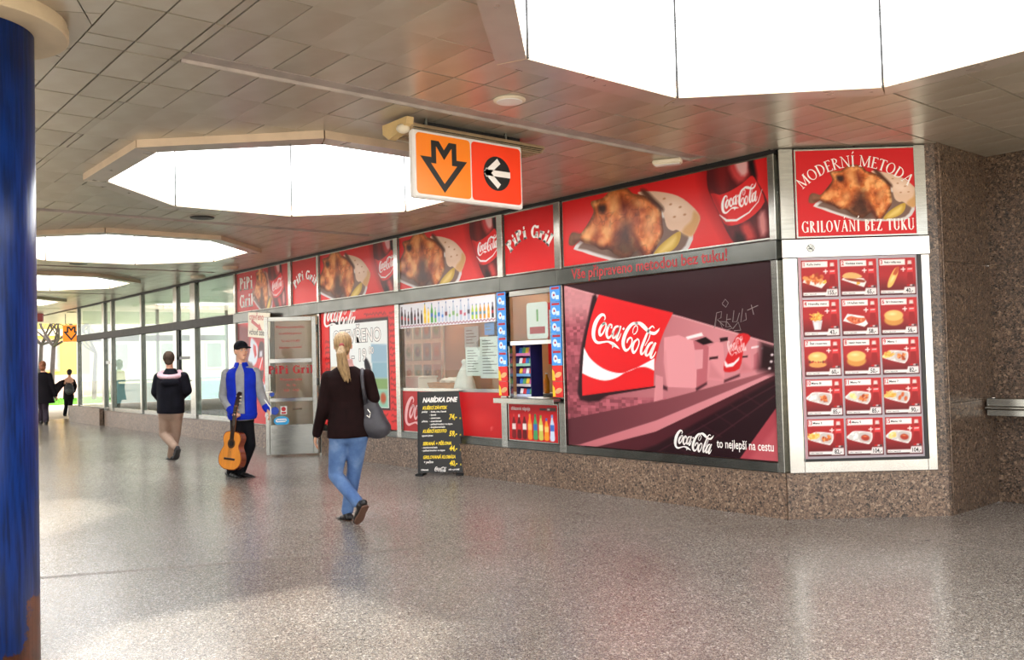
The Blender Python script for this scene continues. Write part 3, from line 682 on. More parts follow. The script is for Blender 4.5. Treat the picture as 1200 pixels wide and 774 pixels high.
# blue column with its enamelled ceiling collar
def column(x, lb):
    t = empty('column', lb, 'column', (x, .75, 0), group='blue round columns')
    MB().lathe((0, 0, 0), [(.3, 0), (.3, 1.0), (.3, 2.0), (.3, 3.125)], 56).build('shaft', M['blue'], t, smooth=True)
    MB().lathe((0, 0, 0), [(.3, 3.12), (.45, 3.12), (.458, 3.126), (.458, 3.168), (.45, 3.172), (.45, 3.2)], 64).build('collar', M['beige'], t)
column(-4.95, 'thick round blue painted column with rust at its foot, nearest the viewer')

# plinth
pl = MB().box(-12.62, -12.60, 6.70, 6.9, .0, .3).build('baseboard_right', M['granite']); tag(pl, 'speckled granite plinth below the shop front', kind='structure')
for a, b in ((-24.28, -21.5), (-21.5, -18.7), (-18.7, -15.9), (-15.9, -14.46), (-12.60, -10.38), (-10.38, -8.1), (-8.1, -6.2), (-6.2, -4.318)):
    MB().box(a + .002, b - .002, 6.69, 6.95, 0, .372).build('stone_slab', M['granite'], pl); MB().box(a + .002, b - .002, 6.684, 6.95, .374, .39).build('ledge', M['granite'], pl)
MB().box(-27.35, -25.05, 6.62, 7.3, 0, .42).build('stone_slab', M['granite'], pl); MB().box(-25.03, -24.3, 6.60, 6.9, 0, .44).build('stone_slab', M['granite'], pl)
MB().box(-27.38, -25.03, 6.6, 7.32, .422, .45).build('ledge', M['granite'], pl)
# chamfer under the price board
def menu_obj(name, label=None, cat=None, kind=None, s=0.0, z=0.0): return empty(name, label, cat, A0 + EM * s + Vector((0, 0, z)), MROT, kind=kind)
L = (B0 - A0).length
MB().box(.002, L - .002, 0, .35, 0, .372).build('stone_slab', M['granite'], pl, A0, MROT); MB().box(0, L, -.004, .35, .374, .392).build('ledge', M['granite'], pl, A0, MROT)

# granite pier and back wall
wr = MB().box(L - .125, L - .018, .0, .3, .394, CH + .05).build('wall_pier', M['granite_dark'], None, A0, MROT); tag(wr, 'dark granite pier beside the price board', kind='structure')
MB().add([(L - .02, 0, .394), (L - .016, -.004, .394), (L, -.001, .394), (L, .03, .394), (L - .02, 0, CH), (L - .016, -.004, CH), (L, -.001, CH), (L, .03, CH)], [(0, 1, 5, 4), (1, 2, 6, 5), (2, 3, 7, 6)]).build('edge_strip', M['granite'], wr)
ws = MB().box(-3.45, -3.40, 7.80, 8.7, 0, .02).build('wall_side', M['granite_dark']); tag(ws, 'granite clad side wall of the recess', kind='structure')
for z0, z1 in ((.003, .955), (.959, 2.18), (2.184, CH + .05)): MB().box(-3.62, -3.383, 7.72, 8.70, z0, z1).build('stone_slab', M['granite_dark'], ws)
wb = MB().box(-3.40, 1.6, 8.74, 8.9, 0, CH).build('wall_back', M['granite_dark']); tag(wb, 'brown speckled granite wall with a steel shelf', kind='structure')
for x0, x1 in ((-3.40, -2.2), (-2.2, -1.0), (-1.0, .2), (.2, 1.4)):
    for z0, z1 in ((.003, .955), (.959, 2.18), (2.184, CH + .05)): MB().box(x0 + .002, x1 - .002, 8.70, 8.76, z0, z1).build('stone_slab', M['granite_dark'], wb)
t = empty('wall_shelf', 'narrow stainless steel shelf on the granite wall', 'shelf', (-2.2, 8.7, .90))
MB().box(-1.16, 2.2, -.24, -.001, .0, .06).build('shelf_board', M['steel'], t); MB().box(-1.16, 2.2, -.245, -.232, -.09, .06).build('front_lip', M['steel'], t)
MB().tube([(-1.16, -.27, -.02), (2.2, -.27, -.02)], .018, 10).build('rail', M['steel'], t)
for x in (-.6, .6, 1.8): MB().prism([(x, -.001, -.001), (x, -.2, -.001), (x, -.001, -.1)], (.012, 0, 0)).build('bracket', M['steel_dark'], t)


# unseen wall piece, added to darken reflections in the shop front
wl = MB().box(-17.5, -9.5, -2.75, -2.62, 0, CH + .05).build('wall_light_block', mat('light_block_brown', (112, 98, 86), 0.7)); tag(wl, 'unseen brown wall piece added to darken reflections in the shop front', kind='structure')
# ---------------------------------------------------------------- shop front framework
wf = bx(-26.74, -4.33, 6.79, 6.80, 3.19, 3.20).build('wall_right', M['black']); tag(wf, 'long shop front of steel posts, rails, glass and sign panels', kind='structure')
TOP = 3.165
def fpart(name, m, *b, bevel=.004): return bx(*b).build(name, M[m], wf, bevel=bevel)
fpart('shadow_gap', 'black', -26.74, -4.33, 6.715, 6.80, TOP + .002, CH + .04, bevel=0)
MULL = [(-15.93, -15.85, 'steel'), (-13.68, -13.58, 'steel'), (-12.68, -12.62, 'steel'), (-10.43, -10.33, 'steel'), (-8.15, -8.05, 'steel'), (-7.15, -7.05, 'steel')]
for a, b, m in MULL: fpart('mullion', m, a, b, 6.70, 6.80, 2.412, TOP)
for a, b, m in MULL:
    if a == -13.68: a, b = -14.50, -14.42
    fpart('mullion', m, a, b, 6.70, 6.80, .392 if a not in (-14.50, -12.68) else .0, 2.238)
ed = [-26.74, -24.35, -21.3, -18.0, -15.93, -13.63, -12.65, -10.38, -8.10, -7.10, -4.33]
for a, b in zip(ed[:-1], ed[1:]): fpart('rail', 'steel_dark' if a > -15.94 else 'hall_rail', a, b - .003, 6.69, 6.80, 2.24, 2.41)
for a, b in ((-12.62, -10.43), (-10.33, -8.15), (-8.05, -7.15), (-7.05, -4.40)): fpart('sill', 'steel_dark', a, b, 6.70, 6.80, .392, .478)
for a, b in ((-12.62, -10.43), (-10.33, -8.15), (-8.05, -7.15), (-7.05, -4.40), (-13.58, -12.68), (-15.85, -13.68)): fpart('sill', 'steel_dark', a, b, 6.705, 6.80, 2.413, 2.425)
fpart('mullion', 'steel', -4.40, -4.335, 6.70, 6.80, .392, 2.238); fpart('mullion', 'steel', -4.40, -4.335, 6.70, 6.80, 2.412, TOP)
# glazed hall beyond the snack bar
for k, (a, b) in enumerate(((-26.66, -24.36), (-23.52, -21.32), (-21.22, -19.12), (-17.86, -15.93), (-24.18, -23.62), (-18.92, -18.14))):
    w = empty('window_%d' % (k + 1), None, None, ((a + b) / 2, FY, .39), kind='structure'); tag(w, ['end window pane by the passage mouth', 'wide hall window pane, second from the passage mouth', 'wide hall window pane behind the man in the hooded jacket', 'wide hall window pane nearest the snack bar', 'narrow hall door light near the passage mouth', 'narrow hall door light with dark cross bars'][k])
    h = (b - a) / 2
    MB().box(-h, h, -.006, .006, .10, 1.845).build('pane', M['glass'], w); MB().box(-h, h, -.006, .006, 2.03, 2.77).build('pane', M['glass'], w)
    MB().box(-h, h, -.03, .04, .002, .09).build('window_sill', M['steel'], w)
    if k == 4: MB().box(-h, h, -.03, .03, 1.19, 1.27).build('cross_bar', M['steel_dark'], w)
    if k == 5:
        MB().box(-h, h, -.03, .03, 1.22, 1.28).build('cross_bar', M['black_metal'], w); MB().box(-h, h, -.03, .03, .62, .70).build('cross_bar', M['black_metal'], w)
        MB().box(-h, -h + .07, -.03, .03, .1, 1.84).build('cross_bar', M['black_metal'], w); MB().box(h - .07, h, -.03, .03, .1, 1.84).build('cross_bar', M['black_metal'], w)
        MB().tube([(h - .02, -.03, .78), (h - .02, -.09, .78), (h - .16, -.09, .78)], .012).build('door_handle', M['steel_bright'], w)
for a, b in ((-26.74, -26.66), (-24.36, -24.18), (-23.62, -23.52), (-21.32, -21.22), (-19.12, -18.92), (-18.14, -17.86)):
    fpart('mullion', 'steel', a, b, 6.69, 6.81, .392 if a != -24.36 else .0, 2.238); fpart('mullion', 'steel', a, b, 6.70, 6.80, 2.412, TOP)
# end wall of the hall, glazed
we = empty('window_7', 'glazed end of the hall towards the open', None, (-26.7, 6.85, 0), kind='structure')
for y0, y1 in ((.0, 2.0), (2.08, 4.1)): MB().box(-.006, .006, y0, y1, .47, 3.1).build('pane', M['glass'], we)
for y in (2.0, 4.1): MB().box(-.04, .04, y, y + .08, .0, 3.18).build('mullion', M['steel'], we)
MB().box(-.04, .04, .05, 4.1, .0, .46).build('window_sill', M['granite'], we); MB().box(-.04, .04, .05, 4.1, 2.24, 2.41).build('cross_bar', M['steel'], we)
# back of the hall: wall with pale blue windows
hb = MB().box(-26.74, -15.9, 11.3, 11.5, 0, .42).build('wall_hall', M['wall_pale']); tag(hb, 'pale back wall of the glazed hall', kind='structure')
MB().box(-26.74, -15.9, 11.3, 11.5, 2.95, CH).build('lintel', M['wall_pale'], hb)
fr = mat('pale_blue_frame', (150, 172, 178), 0.45)
MB().box(-26.74, -25.9, 11.3, 11.5, .42, 2.95).build('pier', M['wall_pale'], hb); MB().box(-23.9, -22.6, 11.3, 11.5, .42, 2.95).build('pier', mat('grey_brick', (120, 118, 114), 0.8, scale=20), hb)
MB().box(-20.6, -19.4, 11.3, 11.5, .42, 2.95).build('pier', M['wall_pale'], hb)
wk = 8
for a, b in ((-25.9, -23.9), (-22.6, -20.6), (-19.4, -17.6), (-17.5, -15.95)):
    w = empty('window_%d' % wk, 'pale framed back window of the hall', None, ((a + b) / 2, 11.4, .42), kind='structure'); wk += 1; h = (b - a) / 2
    MB().box(-h, h, -.005, .005, 0, 2.5).build('pane', M['glass'], w)
    for x in (-h + .04, -.02 + h * .2, h - .04): MB().box(x - .04, x + .04, -.04, .04, 0, 2.53).build('mullion', fr, w)
    for z in (.04, 1.68, 2.49): MB().box(-h, h, -.035, .035, z - .05, z + .05).build('cross_bar', fr, w)
# partition between hall and snack bar, and the back of the snack bar
pt = MB().box(-15.9, -15.78, 6.82, 11.3, 0, CH).build('wall_partition', M['wall_pale']); tag(pt, 'partition wall at the end of the snack bar', kind='structure')
kb = MB().box(-12.62, -4.4, 8.3, 8.45, 0, CH).build('wall_kitchen', M['wall_tan']); tag(kb, 'tan back wall inside the snack bar', kind='structure')
MB().box(-12.70, -12.63, 6.9, 9.1, 0, CH).build('wall_divider', M['wall_pale']); tag(bpy.data.objects['wall_divider'], 'thin wall beside the snack bar entrance', kind='structure')
# storage units inside
def box_crate(x, y, z, w, d, h, m, name, label, cat):
    t = empty(name, label, cat, (x, y, z)); MB().box(-w / 2, w / 2, -d / 2, d / 2, 0, h * .86).build('body', m, t, bevel=.01); MB().box(-w / 2 - .01, w / 2 + .01, -d / 2 - .01, d / 2 + .01, h * .865, h).build('lid', M['white'], t, bevel=.01); return t
box_crate(-17.0, 7.4, 0, .5, .4, .72, mat('pale_blue_box', (176, 200, 206), .5), 'storage_box', 'pale blue box standing behind the hall glass', 'box')
box_crate(-16.45, 7.45, 0, .45, .4, .64, mat('pale_grey_box', (206, 212, 208), .5), 'storage_box', 'shorter pale grey box behind the hall glass', 'box')
sw = MB().box(-4.5, -4.45, 6.83, 8.3, 0, CH).build('wall_return', M['wall_tan']); tag(sw, 'inner end wall of the snack bar', kind='structure')
eb = MB().box(-15.78, -12.71, 9.1, 9.25, 0, CH).build('wall_entry', M['wall_tan']); tag(eb, 'tan back wall behind the open glass door', kind='structure')
# ---------------------------------------------------------------- the open beyond the passage
gm = mat('pale_paving', (220, 208, 190), 0.8, var=0.05, scale=1.5)
g = MB().box(-120, -29.02, -60, 80, -.3, -.01); g.box(1.62, 60, -60, 80, -.3, -.01); g.box(-29.02, 1.62, 12.02, 80, -.3, -.01); g.box(-29.02, 1.62, -60, -2.62, -.3, -.01)
go = g.build('ground', gm); tag(go, 'sunlit pale paving outside the passage', kind='structure')
gr = MB()
rg = np.random.default_rng(5); gp = []
for k in range(5200):
    x, y = rg.uniform(-49, -41), rg.uniform(4, 13); h = rg.uniform(.08, .2); a = rg.uniform(0, 6.28); w = .012
    gr.add([(x - w * math.cos(a), y - w * math.sin(a), 0), (x + w * math.cos(a), y + w * math.sin(a), 0), (x + .05 * math.sin(a), y + .05 * math.cos(a), h)], [(0, 1, 2)])
gr.box(-49, -41, 4, 13, -.008, .04)
lo = gr.build('lawn', mat('grass', (96, 158, 44), .8, var=.2, scale=3)); tag(lo, 'strip of bright green lawn beyond the passage', 'lawn', kind='stuff')
# yellow building
yb = empty('building', 'bright yellow house with brown window surrounds beyond the passage', 'building', (-54, 9, 0))
MB().box(-5, 0, -8, 5.2, 0, 12).build('wall', mat('yellow_render', (226, 190, 92), .85, var=.06, scale=.6), yb)
MB().box(-5, .06, -8, 5.2, 3.4, 3.75).build('string_course', mat('cream_band', (240, 226, 190), .8), yb)
MB().box(-5, .05, -8, 5.2, 0, 1.2).build('base_course', mat('red_base', (206, 180, 166), .85), yb)
wm = mat('dark_pane', (150, 146, 150), .2); wf_ = mat('brown_surround', (206, 150, 120), .7)
for z in (1.5, 4.6, 7.7):
    for y in range(-6, 5, 3):
        f = MB().box(.0, .07, y - .62, y + .62, z - .1, z + 1.7); o = f.build('window', wf_, yb); MB().box(.072, .09, y - .5, y + .5, z, z + 1.6).build('pane', wm, o)
pbk = empty('building', 'pale pinkish house seen through the glazed end of the hall', 'building', (-58, 24, 0)); pk = mat('pink_render', (226, 200, 190), .85)
MB().box(-5, 0, -9, 22, 0, 11).build('wall', pk, pbk)
for z in (1.4, 4.5, 7.6):
    for y in range(-7, 21, 3): o = MB().box(.0, .06, y - .6, y + .6, z - .1, z + 1.7).build('window', mat('pale_surround', (236, 226, 214), .7) if 'pale_surround' not in bpy.data.materials else bpy.data.materials['pale_surround'], pbk); MB().box(.062, .08, y - .48, y + .48, z, z + 1.6).build('pane', wm, o)
# bare trees
def tree(x, y, h, seed, label):
    r = np.random.default_rng(seed); t = empty('bare_tree', label, 'tree', (x, y, 0), group='bare trees beyond the passage'); mb = MB(); tw = MB()
    mb.tube([(0, 0, 0), (.05, .03, h * .2), (.02, .1, h * .34)], [.11, .095, .08], 8); MB_top = Vector((.02, .1, h * .34))
    def br(p, d, l, rad, lv):
        q = p + d * l * .5 + Vector(r.uniform(-.06, .06, 3)) * l; e = p + d * l + Vector((0, 0, .06 * l))
        (mb if lv < 2 else tw).tube([p, q, e], [rad, rad * .8, rad * .55], 6 if lv < 2 else 4)
        if lv >= 4: return
        for _ in range(3 if lv < 3 else 2):
            nd = (d + Vector(r.uniform(-.75, .75, 3)) + Vector((0, 0, .12))).normalized(); br(e if r.random() > .3 else q, nd, l * r.uniform(.62, .82), rad * .55, lv + 1)
    for _ in range(5): br(MB_top, Vector((r.uniform(-.8, .8), r.uniform(-1, 1), r.uniform(.25, .9))).normalized(), h * .24, .06, 0)
    bk_ = mat('bark', (74, 64, 60), .9) if 'bark' not in bpy.data.materials else bpy.data.materials['bark']
    mb.build('trunk', bk_, t); tw.build('twigs', bk_, t)
tree(-42.5, 9.6, 7.4, 4, 'bare spreading tree nearest the passage mouth'); tree(-45, 12.0, 6.6, 11, 'bare tree seen behind the orange hanging sign'); tree(-47.5, 10.2, 8, 21, 'bare tree close to the yellow house')
# low railing outside the hall
rl = empty('railing', 'pale blue metal railing outside the hall end', 'railing', (-31, 9.6, 0)); rb = mat('pale_blue_paint', (168, 200, 222), .5)
for y in np.arange(-.6, 5.6, 1.2): MB().cyl((0, y), .03, 0, 1.05, 8).build('post', rb, rl)
MB().tube([(0, -.6, 1.05), (0, 5.4, 1.05)], .03).build('handrail', rb, rl); MB().box(-.01, .01, -.6, 5.4, .15, .95).build('panel', rb, rl)
# ---------------------------------------------------------------- signs over the shop front
def board(name, label, cat, x0, x1, z0, z1, y=6.735, group=None, m='red', depth=.02, menu=False, edge='steel'):
    w, h = x1 - x0, z1 - z0
    o = MB().box(0, w, 0, depth, 0, h).build(name, M[m])
    if menu:
        o.location = A0 + EM * x0 + NM * (-y) + Vector((0, 0, z0)); o.rotation_euler = (0, 0, MROT)
    else: o.location = (x0, y, z0)
    tag(o, label, cat, group)
    if edge:
        f = MB(); e = .012
        f.box(0, e, -.006, -.0002, 0, h); f.box(w - e, w, -.006, -.0002, 0, h); f.box(e, w - e, -.006, -.0002, 0, e); f.box(e, w - e, -.006, -.0002, h - e, h)
        f.build('edge_frame', M[edge], o)
    return o, w, h
RED = (214, 34, 36)
def roast_sign(x0, x1, off, label, seed, nx):
    o, w, h = board('sign_panel', label, 'sign', x0, x1, 2.428, TOP - .002, group='roast chicken sign panels')
    p = Pic(.012, w - .012, .012, h - .012, nx, 120, RED)
    p.mix(np.clip(.5 - (p.y - .1) * .8, 0, .35), (240, 60, 56)); roast(p, lambda u, v: (fp(u, v)[0] + 7.05 - off, fp(u, v)[1] - 2.428), True, seed)
    picture(p, 'picture', M['print'], o); return o
roast_sign(-7.04, -4.405, 0, 'largest roast chicken and cola sign panel, above the tunnel poster', 1, 400)
roast_sign(-10.325, -8.155, .36, 'roast chicken and cola sign panel above the snack bar window', 1, 300)
roast_sign(-12.615, -10.435, .36, 'roast chicken and cola sign panel above the opening hours poster', 1, 240)
def name_sign(x0, x1, label):
    o, w, h = board('name_sign', label, 'sign', x0, x1, 2.428, TOP - .002, group='arched name sign panels')
    p = Pic(.012, w - .012, .012, h - .012, 40, 34, (200, 26, 30)); p.mix(np.clip(.6 - p.y, 0, .5), (226, 44, 44)); picture(p, 'picture', M['print'], o)
    st, W = arc_text('PiPi Gril', .15, .3, .16, .05, .46, -.02)
    for word in ([q for q in st if q[:, 0].mean() < 0], [q for q in st if q[:, 0].mean() >= 0]): ribbons(word, 'lettering', M['text_white'], o, w / 2, .395)
name_sign(-8.045, -7.155, 'narrow red sign panel with arched white name, above the serving hatch')
name_sign(-13.575, -12.685, 'narrow red sign panel with arched white name, above the open glass door')
o, w, h = board('sign_panel', 'red sign panel with white name in two lines, farthest along the shop', 'sign', -15.845, -13.685, 2.428, TOP - .002)
p = Pic(.012, w - .012, .012, h - .012, 120, 50, (196, 28, 34))
roast(p, lambda u, v: ((fp(u, v)[0] + 7.05) * .5 + .62, (fp(u, v)[1] - 2.428) * 1.02), False, 2)
cola_bottle(p, lambda u, v: (fp(u, v)[0] + 7.05 - .62, (fp(u, v)[1] - 2.428)))
picture(p, 'picture', M['print'], o)
for tx, z in (('PiPi', .40), ('Gril', .08)):
    it, W = text_strokes(tx, .24, .25, .11, .06, .04)
    ribbons([np.asarray(q) * np.array([.24, .24, .24]) + np.array([ox, 0, 0]) for st, ox, adv in it for q in st], 'lettering', M['text_white'], o, .42, z)
# chamfered corner: sign, rail and price board
o, w, h = board('corner_sign', 'square red roast chicken sign with white roman capitals above the price board', 'sign', .156, 1.192, 2.412, 3.178, y=-.02, menu=True)
p = Pic(.012, w - .012, .012, h - .012, 190, 140, (206, 34, 38)); roast(p, lambda u, v: ((fp(u, v)[0] + 6.98) * .535 + .10, (fp(u, v)[1] - 2.45) * .62 + .17), False, 1)
picture(p, 'picture', M['print'], o)
_w0 = text_strokes('MODERNÍ METODA', 1, .14, .055, .05, 0)[1]; st, W = arc_text('MODERNÍ METODA', .098, .14, .055, .05, .64, (1.0 / .098 - _w0) / 13); ribbons(st, 'lettering', M['text_white'], o, w / 2, .605)
it, W = text_strokes('GRILOVÁNÍ BEZ TUKU', .1, .15, .06, .05, .1); kx = .93 * w / W
ribbons([np.asarray(q) * np.array([.1 * kx, .1, .1]) + np.array([ox * kx, 0, 0]) for st, ox, adv in it for q in st], 'lettering', M['text_white'], o, w / 2 + .01, .045)
def mframe(name, m, s0, s1, d0, d1, z0, z1, parent=wf, bevel=.004): return MB().box(s0, s1, d0, d1, z0, z1).build(name, M[m], parent, A0, MROT, bevel=bevel)
mframe('mullion', 'steel', .03, .154, .0, .09, 2.41, TOP + .03); mframe('mullion', 'steel', 1.195, 1.29, .0, .09, 2.41, TOP + .03)
mframe('rail', 'steel_bright', .03, 1.295, -.008, .09, 2.245, 2.405)
mframe('mullion', 'steel_bright', .035, .158, .0, .09, .393, 2.243); mframe('mullion', 'steel_bright', 1.21, 1.292, .0, .09, .393, 2.243); mframe('sill', 'steel_bright', .16, 1.208, .0, .09, .393, .492)
mframe('shadow_gap', 'black', .03, 1.4, .03, .1, 3.15, CH + .04); mframe('rear_light_stop', 'black', .03, 1.39, .11, .13, .4, CH + .05)  # black sheet added behind the panels to stop sky light leaking through
t = empty('round_sticker', 'small round no smoking sticker on the bright steel rail', 'sticker', A0 + EM * .275 + NM * .0085 + Vector((0, 0, 2.325)), MROT)
def disc(r, y, n=24, x=0, z=0, r1=0.0):
    mb = MB(); a = [(x + r * math.cos(2 * math.pi * k / n), y, z + r * math.sin(2 * math.pi * k / n)) for k in range(n)]
    if not r1: return mb.add(a, [tuple(range(n))])
    b = [(x + r1 * math.cos(2 * math.pi * k / n), y, z + r1 * math.sin(2 * math.pi * k / n)) for k in range(n)]
    return mb.add(a + b, [(k, (k + 1) % n, n + (k + 1) % n, n + k) for k in range(n)])
disc(.035, -.0005).build('ground_disc', M['paper'], t); disc(.035, -.001, r1=.029).build('ring', M['text_grey'], t)
ribbons([[(-.02, -.006, .008), (.014, -.006, .008)], [(-.024, .022, .006), (.022, -.022, .006)], [(.012, 0, .003), (.016, .012, .003), (.01, .018, .003)]], 'cigarette_symbol', M['text_black'], t, y=-.0015)

# price board with fifteen cards
bo, W_, H_ = board('price_board', 'framed price board of fifteen red meal cards in the polished steel frame', 'menu board', .160, 1.208, .494, 2.243, y=-.016, m='paper', menu=True, edge=None)
p = Pic(.0, W_, .0, H_, 30, 50, (172, 160, 166)); p.rect(0, .02, 0, H_, (200, 110, 118)); picture(p, 'backing_sheet', M['print'], bo)
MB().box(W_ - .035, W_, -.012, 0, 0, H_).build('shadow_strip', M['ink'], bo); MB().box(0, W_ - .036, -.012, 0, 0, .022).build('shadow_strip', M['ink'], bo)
MEAL = [('Kuře menu', '155,-', 'roast'), ('Klobása menu', '65,-', 'dog'), ('Párek v rohlíku menu', '40,-', 'roll'), ('Hranolky menu', '43,-', 'fries'), ('1/4 kuřete menu', '58,-', 'wing'), ('Sýr v housce menu', '56,-', 'bun'),
        ('Řízek v housce menu', '60,-', 'burger'), ('Sekaná v housce menu', '50,-', 'bun'), ('Menu 1', '82,-', 'tray_f'), ('Menu III', '85,-', 'tray_r'), ('Menu IV', '85,-', 'tray_p'), ('Menu 7', '90,-', 'tray_f2'), ('Menu 3', '82,-', 'tray_f'), ('Menu 5', '104,-', 'tray_r2'), ('Menu 10', '104,-', 'tray_p2')]
cw, chh = .313, .318
def card_pic(kind, k):
    p = Pic(0, cw, 0, chh, 50, 50, (170, 36, 38)); x, y = p.x, p.y
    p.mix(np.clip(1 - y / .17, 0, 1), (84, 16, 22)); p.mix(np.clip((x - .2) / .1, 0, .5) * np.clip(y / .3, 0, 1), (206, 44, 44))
    r = np.random.default_rng(k)
    # bottle of cola
    p.poly([(.243, .085), (.287, .085), (.292, .15), (.284, .2), (.292, .235), (.275, .262), (.273, .285), (.257, .285), (.255, .262), (.238, .235), (.246, .2), (.238, .15)], (150, 24, 28)); p.poly([(.240, .195), (.290, .195), (.292, .235), (.238, .235)], (226, 60, 62)); p.poly([(.246, .215), (.284, .217), (.284, .224), (.246, .222)], (246, 220, 216))
    p.poly([(.247, .262), (.283, .262), (.28, .293), (.25, .293)], (222, 198, 192)); p.rect(.236, .258, .072, .086, (206, 30, 34)); p.rect(.262, .3, .072, .086, (220, 206, 204)); p.rect(.281, .3, .072, .086, (60, 30, 34))
    for q in ([(.19, .215), (.228, .215), (.228, .223), (.19, .223)], [(.205, .2), (.213, .2), (.213, .238), (.205, .238)]): p.poly(q, (250, 240, 236))
    def tray(l=(0, 0)):
        p.poly(closed([(.008, .145), (.03, .185), (.075, .208), (.2, .196), (.222, .175), (.216, .13), (.196, .1), (.17, .096)], 3), (234, 226, 222))
        p.poly(closed([(.016, .145), (.036, .18), (.075, .198), (.108, .194), (.1, .13), (.05, .132)], 3), (206, 198, 192)); p.poly(closed([(.115, .192), (.195, .188), (.212, .17), (.206, .13), (.184, .106), (.112, .122)], 3), (196, 184, 178))
    def nuggets(cx, cy, rx, ry, cols, n, s):
        for _ in range(n): p.blob(cx + r.uniform(-rx, rx), cy + r.uniform(-ry, ry), s * r.uniform(.7, 1.2), s * r.uniform(.5, .9), cols[r.integers(len(cols))], r.uniform(0, 180), .5)
    FR = [(236, 180, 76), (250, 206, 110), (214, 140, 50), (244, 190, 92)]; BR = [(196, 92, 46), (222, 128, 64), (160, 60, 28), (236, 150, 84)]
    def fries(cx, cy, rx, ry, n):
        for _ in range(n):
            a = r.uniform(0, 3.14); x0, y0 = cx + r.uniform(-rx, rx), cy + r.uniform(-ry, ry); p.stroke([(x0, y0, .007), (x0 + .03 * math.cos(a), y0 + .02 * math.sin(a), .007)], FR[r.integers(4)])
    if kind == 'roast':
        p.poly([(.01, .13), (.17, .075), (.215, .125), (.2, .14), (.03, .165)], (230, 222, 216)); nuggets(.1, .15, .075, .025, BR, 26, .026); nuggets(.12, .175, .03, .02, BR, 8, .024); nuggets(.19, .13, .02, .01, [(226, 178, 60)], 4, .014)
    elif kind == 'dog':
        p.poly([(.01, .145), (.2, .075), (.222, .12), (.2, .15), (.04, .17)], (232, 224, 220)); p.poly(closed([(.02, .165), (.05, .2), (.13, .2), (.19, .165), (.12, .15)], 3), (222, 170, 104)); p.poly(closed([(.03, .155), (.12, .15), (.205, .135), (.2, .115), (.1, .128)], 3), (146, 62, 40)); nuggets(.15, .108, .02, .006, [(232, 160, 50)], 4, .014)
    elif kind == 'roll':
        p.poly(closed([(.07, .07), (.085, .14), (.135, .225), (.165, .23), (.165, .19), (.13, .11), (.1, .07)], 3), (232, 182, 96)); p.poly(closed([(.12, .18), (.15, .235), (.172, .24), (.172, .215), (.145, .17)], 3), (190, 84, 44)); p.blob(.115, .14, .018, .05, (250, 212, 140), -32, .8)
    elif kind == 'fries':
        p.poly([(.095, .06), (.15, .06), (.165, .14), (.08, .14)], (206, 200, 204)); fries(.115, .165, .035, .03, 46); p.poly([(.1, .065), (.13, .065), (.13, .12), (.092, .12)], (228, 222, 224), soft=.01)
    elif kind == 'wing':
        p.poly([(.01, .13), (.19, .075), (.222, .1), (.19, .165), (.05, .19)], (236, 230, 228)); p.poly(closed([(.04, .15), (.08, .17), (.14, .155), (.2, .15), (.19, .12), (.12, .1), (.07, .12)], 3), (206, 98, 60)); nuggets(.12, .138, .05, .014, [(232, 140, 96), (176, 70, 40)], 10, .014)
    elif kind in ('bun', 'burger'):
        p.blob(.112, .125, .09, .052, (206, 140, 66) if kind == 'bun' else (150, 60, 44), 0, .2); p.blob(.112, .165, .088, .05, (236, 182, 104), 0, .18); p.blob(.1, .178, .05, .02, (250, 214, 150), 0, .9)
        if kind == 'burger': p.blob(.112, .1, .082, .026, (222, 150, 80), 0, .2); nuggets(.112, .125, .07, .006, [(186, 50, 44), (90, 40, 30)], 10, .012)
    else:
        tray()
        if '_f' in kind: fries(.05, .165, .03, .02, 40)
        elif '_p' in kind: nuggets(.065, .165, .025, .018, [(236, 212, 130), (246, 226, 160), (226, 196, 110)], 14, .018)
        else: nuggets(.062, .165, .025, .018, [(226, 224, 222), (240, 238, 236), (206, 202, 200)], 12, .018)
        if kind.endswith('f2'):
            for a in (.135, .16, .185): p.blob(a, .15 + .02 * math.sin(a * 90), .016, .026, (206, 96, 50), -15, .4)
        elif kind.endswith('2'): p.blob(.16, .148, .042, .03, (170, 56, 36), -8, .3); p.blob(.158, .16, .03, .01, (222, 120, 70), -8, .8)
        else: nuggets(.16, .15, .032, .022, BR, 16, .018)
    p.rect(.012, .226, .258, .306, (240, 232, 228)); p.rect(.012, .04, .258, .306, (246, 214, 212)); p.rect(.012, .21, .014, .04, (236, 230, 226)); p.rect(.012, .2, .008, .013, (60, 50, 50)); p.poly([(.2, .01), (.305, .01), (.305, .066), (.215, .066)], (226, 218, 216))
    return p
CARD = {}
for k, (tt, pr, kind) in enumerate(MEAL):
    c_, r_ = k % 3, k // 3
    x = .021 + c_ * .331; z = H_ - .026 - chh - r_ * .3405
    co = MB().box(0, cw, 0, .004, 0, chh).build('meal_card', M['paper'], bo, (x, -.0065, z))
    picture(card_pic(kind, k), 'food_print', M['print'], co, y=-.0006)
    j = MB(); text(str(k + 1), .05, None, None, .026, .268, -.0014, 'CENTER', .02, .8, join=j); j.build('number', M['text_red'], co)
    text(tt, .026, M['text_black'], co, .05, .274, -.0014, 'LEFT', .025, min(1.0, .17 / max(.0135 * len(tt), .01)), res=2, name='meal_name'); text(pr, .05, M['text_black'], co, .256, .02, -.0014, 'CENTER', .02, .8, name='price')
    text('s colou 0,33l', .014, M['text_black'], co, .258, .069, -.0014, 'CENTER', .02, res=2, name='small_print'); text('pečivo / nápoj 0,33l', .013, M['text_black'], co, .02, .022, -.0014, 'LEFT', .02, res=2, name='small_print')

